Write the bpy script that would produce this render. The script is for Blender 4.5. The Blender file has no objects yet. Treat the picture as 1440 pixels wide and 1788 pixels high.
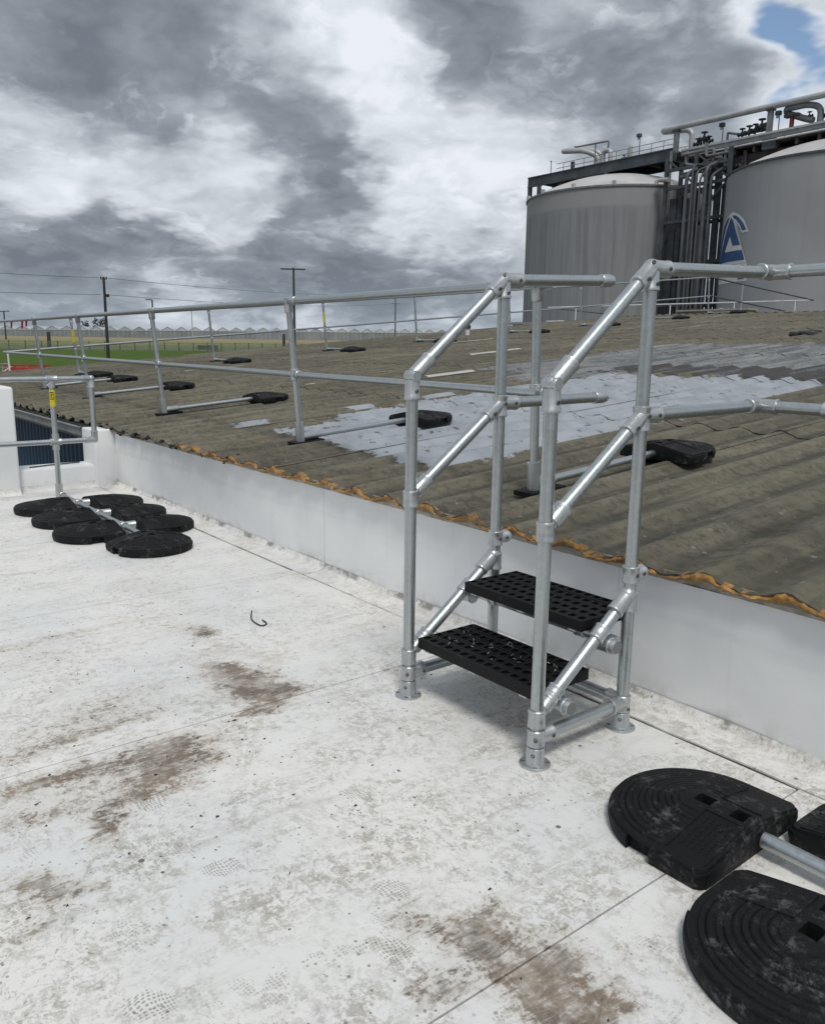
import bpy, bmesh, math, random
from mathutils import Vector, Matrix
from math import sin, cos, pi, radians, hypot, atan2, sqrt, exp
random.seed(7)
scene = bpy.context.scene
COL = scene.collection

# ------------------------------------------------------------------ camera
F_PX = 1429.83
PITCH, YAW, ROLL = radians(11.41551), radians(51.71871), radians(0.74278)
EYE = Vector((0, 0, 1.6))
Fv = Vector((-sin(YAW)*cos(PITCH), cos(YAW)*cos(PITCH), -sin(PITCH)))
R0 = Vector((cos(YAW), sin(YAW), 0)); U0 = R0.cross(Fv)
Rv = cos(ROLL)*R0 + sin(ROLL)*U0; Uv = -sin(ROLL)*R0 + cos(ROLL)*U0
cam_d = bpy.data.cameras.new('camera'); cam = bpy.data.objects.new('camera', cam_d); COL.objects.link(cam)
cam.matrix_world = Matrix(((Rv.x, Uv.x, -Fv.x, EYE.x), (Rv.y, Uv.y, -Fv.y, EYE.y), (Rv.z, Uv.z, -Fv.z, EYE.z), (0, 0, 0, 1)))
cam_d.sensor_fit = 'HORIZONTAL'; cam_d.sensor_width = 36; cam_d.lens = F_PX/1440*36
cam_d.clip_start = 0.05; cam_d.clip_end = 20000
scene.camera = cam

# ------------------------------------------------------------------ node helper
class NT:
    def __init__(s, tree): s.t = tree; s.n = tree.nodes; s.l = tree.links
    def put(s, sock, v):
        if v is None: return
        if isinstance(v, bpy.types.NodeSocket): s.l.new(v, sock)
        else:
            if sock.type == 'RGBA' and hasattr(v, '__len__') and len(v) == 3: v = (*v, 1)
            sock.default_value = v
    def m(s, op, a, b=None, c=None, clamp=False):
        n = s.n.new('ShaderNodeMath'); n.operation = op; n.use_clamp = clamp
        for i, v in enumerate((a, b, c)): s.put(n.inputs[i], v)
        return n.outputs[0]
    def vm(s, op, a, b=None):
        n = s.n.new('ShaderNodeVectorMath'); n.operation = op
        s.put(n.inputs[0], a); s.put(n.inputs[1], b)
        return n.outputs['Value'] if op in ('DOT_PRODUCT', 'LENGTH', 'DISTANCE') else n.outputs[0]
    def noise(s, vec, scale, detail=5, rough=.55, dist=0, lac=2, out=0):
        n = s.n.new('ShaderNodeTexNoise')
        s.put(n.inputs['Vector'], vec); n.inputs['Scale'].default_value = scale; n.inputs['Detail'].default_value = detail
        n.inputs['Roughness'].default_value = rough; n.inputs['Distortion'].default_value = dist; n.inputs['Lacunarity'].default_value = lac
        return n.outputs[out]
    def vor(s, vec, scale, rand=1.0, out='Distance'):
        n = s.n.new('ShaderNodeTexVoronoi'); s.put(n.inputs['Vector'], vec)
        n.inputs['Scale'].default_value = scale; n.inputs['Randomness'].default_value = rand
        return n.outputs[out]
    def ss(s, v, a, b, lo=0.0, hi=1.0):
        n = s.n.new('ShaderNodeMapRange'); n.interpolation_type = 'SMOOTHSTEP'
        s.put(n.inputs[0], v); n.inputs[1].default_value = a; n.inputs[2].default_value = b
        n.inputs[3].default_value = lo; n.inputs[4].default_value = hi
        return n.outputs[0]
    def lin(s, v, a, b, lo=0.0, hi=1.0):
        n = s.n.new('ShaderNodeMapRange'); s.put(n.inputs[0], v)
        for i, k in enumerate((a, b, lo, hi)): n.inputs[1+i].default_value = k
        return n.outputs[0]
    def mix(s, f, a, b, mode='MIX'):
        n = s.n.new('ShaderNodeMix'); n.data_type = 'RGBA'; n.blend_type = mode
        s.put(n.inputs[0], f); s.put(n.inputs[6], a); s.put(n.inputs[7], b)
        return n.outputs[2]
    def sep(s, v):
        n = s.n.new('ShaderNodeSeparateXYZ'); s.put(n.inputs[0], v); return n.outputs
    def comb(s, x, y, z):
        n = s.n.new('ShaderNodeCombineXYZ')
        for i, v in enumerate((x, y, z)): s.put(n.inputs[i], v)
        return n.outputs[0]
    def ramp(s, v, stops):
        n = s.n.new('ShaderNodeValToRGB'); s.put(n.inputs[0], v)
        e = n.color_ramp.elements
        while len(e) < len(stops): e.new(.5)
        for el, (p, c) in zip(e, stops): el.position = p; el.color = (*c, 1)
        return n.outputs[0]

# ------------------------------------------------------------------ world: broken cloud over a blue sky
SUN_EL, SUN_AZ = radians(58), radians(120)     # azimuth measured clockwise from +Y
world = bpy.data.worlds.new('World'); scene.world = world; world.use_nodes = True
world.cycles.sampling_method = 'MANUAL'; world.cycles.sample_map_resolution = 512
wn = NT(world.node_tree); wn.n.clear()
def pixdir(u, v): return (Fv + Rv*((u-720)/F_PX) - Uv*((v-894)/F_PX)).normalized()
tc = wn.n.new('ShaderNodeTexCoord').outputs['Generated']
sky = wn.n.new('ShaderNodeTexSky'); sky.sky_type = 'NISHITA'; sky.sun_disc = False
sky.sun_elevation = SUN_EL; sky.sun_rotation = SUN_AZ
dx, dy, dz = wn.sep(tc)
inv = wn.m('DIVIDE', 1.0, wn.m('ADD', wn.m('MAXIMUM', dz, 0.0), 0.30))
cp = wn.comb(wn.m('MULTIPLY', dx, inv), wn.m('MULTIPLY', dy, inv), wn.m('MULTIPLY', dz, 2.2))
wv = wn.vm('SUBTRACT', wn.noise(cp, 3.2, 4, .58, out=1), (.5, .5, .5))
n1 = wn.noise(wn.vm('ADD', cp, wn.vm('MULTIPLY', wv, (.16, .16, .16))), 2.0, 7, .56)
pfn = wn.n.new('ShaderNodeTexVoronoi'); wn.put(pfn.inputs['Vector'], wn.vm('ADD', cp, wn.vm('MULTIPLY', wv, (.34, .34, .30))))
pfn.inputs['Scale'].default_value = 4.6; pfn.inputs['Detail'].default_value = 2; pfn.inputs['Roughness'].default_value = .5
pf = pfn.outputs['Distance']
wdir = wn.vm('NORMALIZE', wn.vm('ADD', tc, wn.vm('MULTIPLY', wv, (.22, .22, .18))))
BLOBS = [  # photo direction (px), radius (deg), amount (minus = dark)
 (40, 90, 5.0, -.12), (230, 30, 3.0, -.14), (260, 120, 3.0, -.18), (110, 230, 3.6, -.40), (320, 205, 3.0, -.34), (470, 215, 3.0, -.38), (590, 260, 2.6, -.48), (650, 275, 1.8, -.30), (450, 130, 2.0, -.16), (560, 190, 2.0, -.18),
 (380, 30, 3.0, .30), (620, 60, 4.0, .26), (650, 150, 2.2, .16), (230, 315, 4.0, .60), (50, 330, 3.2, .50), (400, 330, 3.0, .42), (760, 310, 4.0, .34), (830, 220, 3.0, .24), (560, 345, 2.6, .36), (20, 190, 2, .16), (210, 90, 1.6, .20),
 (800, 60, 3.0, -.30), (960, 70, 3.6, -.30), (1130, 60, 3.8, -.42), (1180, 150, 2.8, -.44), (1090, 195, 2.0, -.26), (900, 140, 2.2, -.16), (1350, 170, 2.6, .40), (1000, 240, 2.4, .20), (1320, 40, 2.0, .30), (890, 290, 2.5, .18), (710, 200, 2.2, .18),
 (165, 388, 1.5, -.60), (30, 425, 2.2, -.60), (120, 460, 2.6, -.56), (290, 445, 1.7, -.42), (430, 470, 2.4, -.50), (560, 440, 2.2, -.50), (680, 470, 2.2, -.46), (820, 490, 2.0, -.32), (500, 360, 1.4, -.22), (520, 470, 2.0, -.2),
 (330, 380, 1.8, .40), (420, 390, 1.6, .34), (700, 390, 2.0, .24), (560, 510, 1.6, .34), (760, 545, 1.8, .20), (300, 500, 1.5, .22), (60, 505, 2.2, -.28), (180, 540, 2.5, -.12)]
acc = None
for (u, v, s, a) in BLOBS:
    d = pixdir(u, v); k = 1/radians(s)**2
    g = wn.m('MULTIPLY', wn.m('EXPONENT', wn.m('MULTIPLY', wn.m('SUBTRACT', wn.vm('DOT_PRODUCT', wdir, tuple(d)), 1.0), k)), a)
    acc = g if acc is None else wn.m('ADD', acc, g)
acc = wn.m('DIVIDE', acc, wn.m('ADD', 1.0, wn.m('MULTIPLY', wn.m('ABSOLUTE', acc), 2.4)))
tcs = wn.vm('ADD', wn.vm('MULTIPLY', tc, (1, 1, 1.45)), wn.vm('MULTIPLY', wv, (.10, .10, .10)))
n3 = wn.noise(tcs, 6.5, 8, .63)
n3u = wn.noise(wn.vm('ADD', tcs, (.012, .0, .030)), 6.5, 4, .58)
val = wn.m('ADD', wn.m('MULTIPLY', wn.m('SUBTRACT', n1, .5), -.80), .655)
val = wn.m('ADD', val, wn.m('MULTIPLY', wn.m('SUBTRACT', .45, pf), .34))
val = wn.m('ADD', val, wn.m('MULTIPLY', wn.m('SUBTRACT', n3, .5), -1.5))
val = wn.m('ADD', val, wn.m('MULTIPLY', wn.m('SUBTRACT', n3u, n3), -.75))
val = wn.m('ADD', val, wn.m('MULTIPLY', acc, 1.45))
RAMP = [(0.0, (.135, .158, .186)), (.28, (.213, .242, .274)), (.52, (.35, .384, .424)), (.76, (.50, .537, .582)), (1.0, (.64, .675, .715))]
# crisp cumulus heads in front of the softer deck
hd = wn.noise(wn.vm('ADD', tcs, wn.vm('MULTIPLY', wv, (.07, .07, .07))), 9.5, 9, .60)
hdu = wn.noise(wn.vm('ADD', wn.vm('ADD', tcs, wn.vm('MULTIPLY', wv, (.07, .07, .07))), (.004, .0, .020)), 9.5, 5, .58)
head = wn.ss(wn.m('ADD', hd, wn.m('MULTIPLY', acc, -.10)), .49, .58)
hval = wn.m('ADD', wn.m('ADD', val, .07), wn.m('MULTIPLY', wn.m('SUBTRACT', hd, hdu), 1.5))
hval = wn.m('SUBTRACT', hval, wn.m('MULTIPLY', wn.m('SUBTRACT', hd, .55), 1.0))
val = wn.m('ADD', wn.m('MULTIPLY', val, wn.m('SUBTRACT', 1.0, wn.m('MULTIPLY', head, .80))), wn.m('MULTIPLY', hval, wn.m('MULTIPLY', head, .80)))
cloud = wn.ramp(val, RAMP)
# paler, bluish air low over the horizon
low = wn.ss(dz, .0, .10, 1, 0)
cloud = wn.mix(wn.m('MULTIPLY', low, .30), cloud, (.31, .37, .44))
gd = pixdir(1385, 98)
gap = wn.m('EXPONENT', wn.m('MULTIPLY', wn.m('SUBTRACT', wn.vm('DOT_PRODUCT', wdir, tuple(gd)), 1.0), 1/radians(1.6)**2))
gap = wn.ss(wn.m('ADD', gap, wn.m('MULTIPLY', wn.m('SUBTRACT', n1, .5), .9)), .30, .72)
bgs = wn.n.new('ShaderNodeBackground'); wn.put(bgs.inputs[0], sky.outputs[0]); bgs.inputs[1].default_value = .10
bgc = wn.n.new('ShaderNodeBackground'); wn.put(bgc.inputs[0], cloud); bgc.inputs[1].default_value = 1.0
mx = wn.n.new('ShaderNodeMixShader'); wn.put(mx.inputs[0], gap); wn.l.new(bgc.outputs[0], mx.inputs[1]); wn.l.new(bgs.outputs[0], mx.inputs[2])
wo = wn.n.new('ShaderNodeOutputWorld'); wn.l.new(mx.outputs[0], wo.inputs[0])

# ------------------------------------------------------------------ sun, exposure
sd = bpy.data.lights.new('sun', 'SUN'); sd.energy = 1.5; sd.angle = radians(15); sd.color = (1, .965, .91)
so = bpy.data.objects.new('sun', sd); COL.objects.link(so)
sv = Vector((sin(SUN_AZ)*cos(SUN_EL), cos(SUN_AZ)*cos(SUN_EL), sin(SUN_EL)))
so.rotation_euler = sv.to_track_quat('Z', 'Y').to_euler(); so.location = (0, 0, 30)
vs = scene.view_settings; vs.view_transform = 'Standard'; vs.look = 'None'; vs.exposure = 0.36; vs.gamma = 1.0; vs.use_curve_mapping = False
scene.render.engine = 'CYCLES'
scene.cycles.max_bounces = 6; scene.cycles.diffuse_bounces = 3; scene.cycles.glossy_bounces = 3
scene.cycles.use_denoising = True

# ------------------------------------------------------------------ materials
def mat(name, fn, rough=.6, metal=0.0, spec=.5):
    m = bpy.data.materials.new(name); m.use_nodes = True
    t = NT(m.node_tree); b = t.n['Principled BSDF']
    b.inputs['Roughness'].default_value = rough; b.inputs['Metallic'].default_value = metal; b.inputs['Specular IOR Level'].default_value = spec
    geo = t.n.new('ShaderNodeNewGeometry'); pos = geo.outputs['Position']
    obj = t.n.new('ShaderNodeTexCoord').outputs['Object']
    r = fn(t, pos, obj, b)
    if r is not None: t.put(b.inputs['Base Color'], r)
    return m
def bump(t, b, h, strength, dist=.01):
    n = t.n.new('ShaderNodeBump'); n.inputs['Strength'].default_value = strength; n.inputs['Distance'].default_value = dist
    t.put(n.inputs['Height'], h); t.l.new(n.outputs[0], b.inputs['Normal'])
def plain(col, var=.15, scale=6):
    def f(t, p, o, b):
        n = t.noise(p, scale, 4, .6)
        lo = tuple(c*(1-var) for c in col); hi = tuple(min(1, c*(1+var)) for c in col)
        return t.mix(t.ss(n, .3, .7), lo, hi)
    return f
def galv(col, spang, streak):
    def f(t, p, o, b):
        at = t.n.new('ShaderNodeAttribute'); at.attribute_name = 'cyl'; cy = at.outputs['Vector']
        v = t.vor(p, spang, 1, 'Color'); g = t.sep(v)[0]
        n = t.noise(p, 9, 4, .6)
        st = t.noise(t.vm('MULTIPLY', cy, (3.4, 3.4, .10)), 1, 3, .55)
        k = t.m('ADD', t.m('MULTIPLY', g, .22), t.m('ADD', t.m('MULTIPLY', n, .38), t.m('MULTIPLY', t.ss(st, .3, .7), .40)))
        t.put(b.inputs['Roughness'], t.m('ADD', .25, t.m('MULTIPLY', k, .26)))
        c = t.mix(k, tuple(q*.74 for q in col), tuple(min(1, q*1.24) for q in col))
        return t.mix(t.m('MULTIPLY', t.ss(st, .56, .70), streak), c, tuple(q*.52 for q in col))
    return f
M = {}
M['galv'] = mat('galvanised_tube', galv((.50, .535, .545), 70, .55), .3, .96)
M['cast'] = mat('galvanised_casting', galv((.50, .52, .53), 120, .15), .45, .8)
M['dark_hole'] = mat('dark_recess', plain((.02, .02, .022)), .6)
M['screw'] = mat('dull_screw_steel', plain((.12, .125, .13)), .45, .7)
M['zinc'] = mat('bolt_zinc', plain((.5, .5, .5)), .35, .9)

def rubber_fn(t, p, o, b):
    n = t.noise(p, 9, 6, .65); n2 = t.noise(p, 55, 5, .7)
    dust = t.m('MULTIPLY', t.ss(n, .47, .66), t.ss(t.noise(p, 38, 7, .78, .6), .47, .60))
    bump(t, b, t.m('ADD', n2, t.noise(p, 190, 3, .6)), .6, .006)
    t.put(b.inputs['Roughness'], t.m('ADD', .5, t.m('MULTIPLY', n2, .3)))
    base = t.mix(n2, (.0035, .004, .0045), (.011, .0115, .013))
    return t.mix(t.m('MULTIPLY', dust, .60), base, (.15, .15, .15))
M['rubber'] = mat('recycled_black_rubber', rubber_fn, .6, 0, .2)
def tread_fn(t, p, o, b):
    n2 = t.noise(p, 70, 5, .7); n = t.noise(p, 11, 4, .6)
    bump(t, b, n2, .3, .003)
    return t.mix(t.m('MULTIPLY', t.ss(n, .5, .75), t.ss(n2, .5, .7)), (.005, .005, .0055), (.035, .035, .033))
M['tread'] = mat('black_tread_plastic', tread_fn, .55, 0, .25)

# floor membrane: white, grimy, with dirt patches left where water stood
PATCH = [  # x, y, rx, ry, angle, amount
 (-3.36, .98, .10, .50, .06, .55), (-3.60, 1.15, .08, .45, .06, .45), (-2.98, .72, .12, .38, .05, .60), (-3.22, .62, .06, .25, .0, .5),
 (-4.17, 1.82, .10, .08, .5, 1.0), (-3.95, 1.75, .16, .06, .1, .6), (-3.62, 1.66, .16, .10, .2, .8), (-3.40, 1.66, .24, .18, .2, 1.35), (-3.22, 1.74, .09, .18, 0, 1.3), (-3.08, 1.56, .06, .15, 0, 1.0),
 (-2.97, 1.16, .15, .24, .2, .95), (-2.83, 1.02, .12, .18, .2, 1.0), (-2.69, .88, .09, .16, 0, 1.0), (-2.56, .76, .07, .08, .4, 1.1), (-2.80, 1.24, .07, .10, 0, .6), (-2.68, 1.08, .07, .07, 0, .5),
 (-2.40, .48, .10, .08, .4, 1.1), (-2.30, .56, .07, .10, .4, .7), (-2.22, .40, .06, .08, .2, .7), (-2.80, .60, .08, .25, .1, .6), (-3.48, .90, .07, .45, .08, .48), (-3.30, .75, .05, .5, .06, .42), (-3.02, .70, .06, .35, .02, .5),
 (-1.52, 1.34, .12, .10, .4, .9), (-1.50, 1.48, .07, .10, .3, .7), (-1.38, 1.38, .11, .15, .2, 1.1), (-1.22, 1.44, .09, .16, .2, 1.25), (-1.10, 1.40, .10, .14, 0, 1.15), (-1.06, 1.50, .06, .10, 0, .6), (-1.36, 1.17, .07, .07, 0, .7), (-1.62, 1.24, .08, .07, 0, .5), (-1.14, 1.68, .05, .08, .3, .5),
 (-5.2, 1.9, .6, .35, .2, .35), (-4.3, 1.0, .5, .4, .5, .35), (-4.35, 1.75, .25, .30, 0, .35), (-1.4, 2.75, .08, .1, 0, .35), (-3.1, 2.35, .12, .15, 0, .5), (-4.9, 2.8, .25, .10, .3, .55), (-4.6, 1.2, .06, .6, .1, .4), (-2.3, 2.45, .3, .2, 0, .4)]
PRINTS = [(-1.755, .581, .075, .05, .9), (-1.748, 1.317, .06, .045, .3), (-2.684, .907, .11, .07, .4), (-2.148, .963, .07, .045, 1.2), (-2.261, 1.535, .06, .04, .6), (-1.537, 1.174, .05, .05, 0)]
def floor_fn(t, p, o, b):
    x, y, z = t.sep(p)
    big = t.noise(p, 1.1, 4, .55); med = t.noise(p, 4.5, 7, .66, .4); fine = t.noise(p, 26, 7, .7, .6)
    strk = t.noise(t.vm('MULTIPLY', p, (11, 1.8, 1)), 1, 6, .68, .5)
    strk2 = t.noise(t.vm('MULTIPLY', p, (34, 9, 1)), 1, 5, .7, 1.6)
    vf = t.noise(p, 90, 5, .75, .3)
    base = t.mix(t.ss(big, .35, .65), (.705, .71, .70), (.785, .77, .74))
    near = t.ss(t.vm('LENGTH', p), 2.0, 6.0, 1, .30)
    grime = t.m('MULTIPLY', t.ss(med, .36, .66), t.ss(t.m('ADD', fine, t.m('MULTIPLY', t.m('SUBTRACT', vf, .5), .7)), .42, .60))
    grime = t.m('MULTIPLY', grime, near)
    col = t.mix(t.m('MULTIPLY', grime, .80), base, (.36, .335, .29))
    scuff = t.m('MULTIPLY', t.m('ABSOLUTE', t.m('SUBTRACT', t.noise(t.vm('MULTIPLY', p, (1, 1.5, 1)), 7, 5, .62, 1.8), .5)), 1.0)
    scm = t.m('MULTIPLY', t.m('MULTIPLY', t.ss(scuff, .0, .026, 1, 0), t.ss(fine, .42, .58)), t.ss(t.noise(p, 2.1, 3, .5), .42, .6))
    col = t.mix(t.m('MULTIPLY', scm, .62), col, (.24, .22, .19))
    col = t.mix(t.m('MULTIPLY', t.ss(strk, .52, .76), .50), col, (.42, .41, .37))
    col = t.mix(t.m('MULTIPLY', t.m('MULTIPLY', t.ss(strk2, .54, .68), t.ss(med, .40, .58)), .55), col, (.33, .31, .275))
    acc = None
    wp = t.vm('ADD', p, t.vm('MULTIPLY', t.vm('SUBTRACT', t.noise(p, 4, 6, .7, out=1), (.5, .5, .5)), (.34, .44, 0)))
    wx, wy, _ = t.sep(wp)
    for (cx, cy, rx, ry, an, am) in PATCH:
        ux = t.m('SUBTRACT', wx, cx); uy = t.m('SUBTRACT', wy, cy)
        a = t.m('MULTIPLY', t.m('ADD', t.m('MULTIPLY', ux, cos(an)), t.m('MULTIPLY', uy, sin(an))), 1/rx)
        c = t.m('MULTIPLY', t.m('SUBTRACT', t.m('MULTIPLY', uy, cos(an)), t.m('MULTIPLY', ux, sin(an))), 1/ry)
        g = t.m('MULTIPLY', t.m('EXPONENT', t.m('MULTIPLY', t.m('ADD', t.m('MULTIPLY', a, a), t.m('MULTIPLY', c, c)), -1.3)), am)
        acc = g if acc is None else t.m('ADD', acc, g)
    acc = t.m('MINIMUM', acc, 1.15)
    rag = t.m('ADD', t.m('MULTIPLY', t.m('SUBTRACT', fine, .5), 2.1), t.m('ADD', t.m('MULTIPLY', t.m('SUBTRACT', strk2, .5), 1.8), t.m('MULTIPLY', t.m('SUBTRACT', vf, .5), 1.2)))
    pm = t.m('MULTIPLY', t.ss(t.m('ADD', acc, rag), .46, 1.10), t.ss(t.m('ADD', t.noise(p, 6, 4, .65), t.m('MULTIPLY', t.m('SUBTRACT', strk2, .5), .6)), .30, .62, .35, 1.0))
    stain = t.mix(t.ss(t.m('ADD', med, t.m('MULTIPLY', t.m('SUBTRACT', vf, .5), .8)), .35, .65), (.060, .042, .030), (.20, .145, .10))
    col = t.mix(t.m('MULTIPLY', t.ss(acc, .08, .85), .42), col, (.43, .36, .28))
    col = t.mix(t.m('MULTIPLY', pm, .86), col, stain)
    bold = t.ss(t.m('ADD', t.noise(p, 11, 5, .7), t.m('MULTIPLY', acc, .10)), .68, .74)
    col = t.mix(t.m('MULTIPLY', bold, t.m('MULTIPLY', near, .7)), col, (.22, .175, .13))
    pv = t.vm('ADD', p, t.vm('MULTIPLY', t.vm('SUBTRACT', t.noise(p, 6, 2, .5, out=1), (.5, .5, .5)), (.10, .10, 0)))
    dots = t.ss(t.vor(pv, 88, .14), .24, .40, 1, 0)
    pa = None
    for (cx, cy, rx, ry, an) in PRINTS:
        ux = t.m('SUBTRACT', x, cx); uy = t.m('SUBTRACT', y, cy)
        a = t.m('MULTIPLY', t.m('ADD', t.m('MULTIPLY', ux, cos(an)), t.m('MULTIPLY', uy, sin(an))), 1/rx)
        c = t.m('MULTIPLY', t.m('SUBTRACT', t.m('MULTIPLY', uy, cos(an)), t.m('MULTIPLY', ux, sin(an))), 1/ry)
        g = t.m('EXPONENT', t.m('MULTIPLY', t.m('ADD', t.m('MULTIPLY', a, a), t.m('MULTIPLY', c, c)), -1.0))
        pa = g if pa is None else t.m('MAXIMUM', pa, g)
    bm = t.ss(t.m('ADD', pa, t.m('MULTIPLY', t.m('SUBTRACT', fine, .5), 1.2)), .30, .55)
    bm = t.m('MAXIMUM', bm, t.m('MULTIPLY', t.m('MULTIPLY', t.ss(t.noise(p, 5.3, 3, .55, .6), .60, .66), t.ss(fine, .42, .55)), t.m('MULTIPLY', near, .7)))
    col = t.mix(t.m('MULTIPLY', t.m('MULTIPLY', dots, bm), .58), col, (.17, .15, .125))
    sp = t.vor(p, 46, 1); spc = t.sep(t.vor(p, 46, 1, 'Color'))[1]
    k = t.m('MULTIPLY', t.m('LESS_THAN', sp, t.m('MULTIPLY', t.m('POWER', spc, 2), .26)), t.ss(t.noise(p, 3, 4, .6), .40, .6))
    col = t.mix(t.m('MULTIPLY', k, .7), col, (.13, .11, .09))
    sp2 = t.vor(p, 9, 1); spc2 = t.sep(t.vor(p, 9, 1, 'Color'))[0]
    col = t.mix(t.m('MULTIPLY', t.m('LESS_THAN', sp2, t.m('MULTIPLY', t.m('POWER', spc2, 4), .10)), .8), col, (.07, .06, .05))
    col = t.mix(t.m('MULTIPLY', t.ss(t.noise(p, 2.3, 5, .6), .63, .76), .4), col, (.50, .36, .27))
    lapd = t.m('MULTIPLY', t.ss(y, 2.80, 2.90), t.ss(t.noise(p, 9, 6, .72), .44, .62))
    col = t.mix(t.m('MULTIPLY', lapd, .30), col, (.36, .34, .29))
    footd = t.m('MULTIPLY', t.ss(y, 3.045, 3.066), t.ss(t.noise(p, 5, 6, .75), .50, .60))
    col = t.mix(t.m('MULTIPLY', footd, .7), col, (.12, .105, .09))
    t.put(b.inputs['Roughness'], t.m('ADD', .42, t.m('MULTIPLY', fine, .35)))
    bump(t, b, t.m('ADD', t.m('ADD', t.m('MULTIPLY', fine, .6), t.m('MULTIPLY', vf, .25)), big), .35, .006)
    return col
M['floor'] = mat('dirty_white_membrane', floor_fn, .6, 0, .35)
def wall_fn(t, p, o, b):
    x, y, z = t.sep(p)
    big = t.noise(p, .9, 4, .5); fine = t.noise(p, 20, 6, .7)
    strk = t.noise(t.vm('MULTIPLY', p, (7, 7, .8)), 1, 5, .65, .3)
    col = t.mix(t.ss(big, .3, .7), (.745, .76, .775), (.825, .83, .83))
    col = t.mix(t.m('MULTIPLY', t.ss(strk, .55, .8), .16), col, (.45, .45, .43))
    foot = t.m('MULTIPLY', t.ss(z, 0, .16, 1, 0), t.ss(t.noise(p, 7, 6, .72, .4), .44, .64))
    col = t.mix(t.m('MULTIPLY', foot, .38), col, (.30, .28, .25))
    col = t.mix(t.m('MULTIPLY', t.ss(t.noise(p, 9, 6, .72), .68, .76), .4), col, (.33, .31, .28))
    run = t.m('MULTIPLY', t.ss(t.noise(t.vm('MULTIPLY', p, (16, 16, .9)), 1, 5, .7), .60, .74), t.ss(z, .05, .55))
    col = t.mix(t.m('MULTIPLY', run, .22), col, (.40, .38, .33))
    mk = t.m('MULTIPLY', t.ss(t.noise(t.vm('MULTIPLY', p, (4, 4, 14)), 1, 6, .75), .66, .72), .35)
    col = t.mix(mk, col, (.38, .37, .35))
    bump(t, b, t.m('ADD', t.noise(p, 2.2, 3, .5), t.m('MULTIPLY', fine, .06)), .45, .03)
    return col
M['wall'] = mat('white_wall_membrane', wall_fn, .5, 0, .35)

# fibre cement roof; silver paint in rectangular areas (x0,x1,y0,y1)
PITCH_C = .37
SILVER = [(-7.75, -4.55, 5.0, 9.75), (-7.35, -5.0, 4.0, 6.4), (-6.0, -4.5, 3.85, 5.6), (-6.2, -4.9, 8.5, 10.0), (-8.3, -7.85, 5.42, 5.65), (-8.15, -7.93, 3.9, 4.35), (-8.15, -7.95, 6.5, 7.0), (-5.0, -4.4, 6.2, 7.9)]
BLUEISH = [(-10.4, -7.5, 9.5, 15.2), (-8.0, -5.0, 10.2, 15.6), (-7.4, -3.5, 11.0, 16.0), (-9.0, -7.7, 8.6, 10.2)]
TARRY = [(-8.0, -5.0, 10.05, 11.2), (-5.6, -4.2, 9.7, 12.2)]
BARE = [(-16.95, -16.8, 6.9, 8.8), (-12.0, -11.86, 8.0, 9.2), (-10.35, -10.2, 8.4, 9.4), (-13.4, -13.25, 12, 13.5), (-17.5, -17.35, 15, 16.6), (-14.2, -14.05, 20, 22), (-11.4, -11.25, 6.8, 7.6)]
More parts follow.
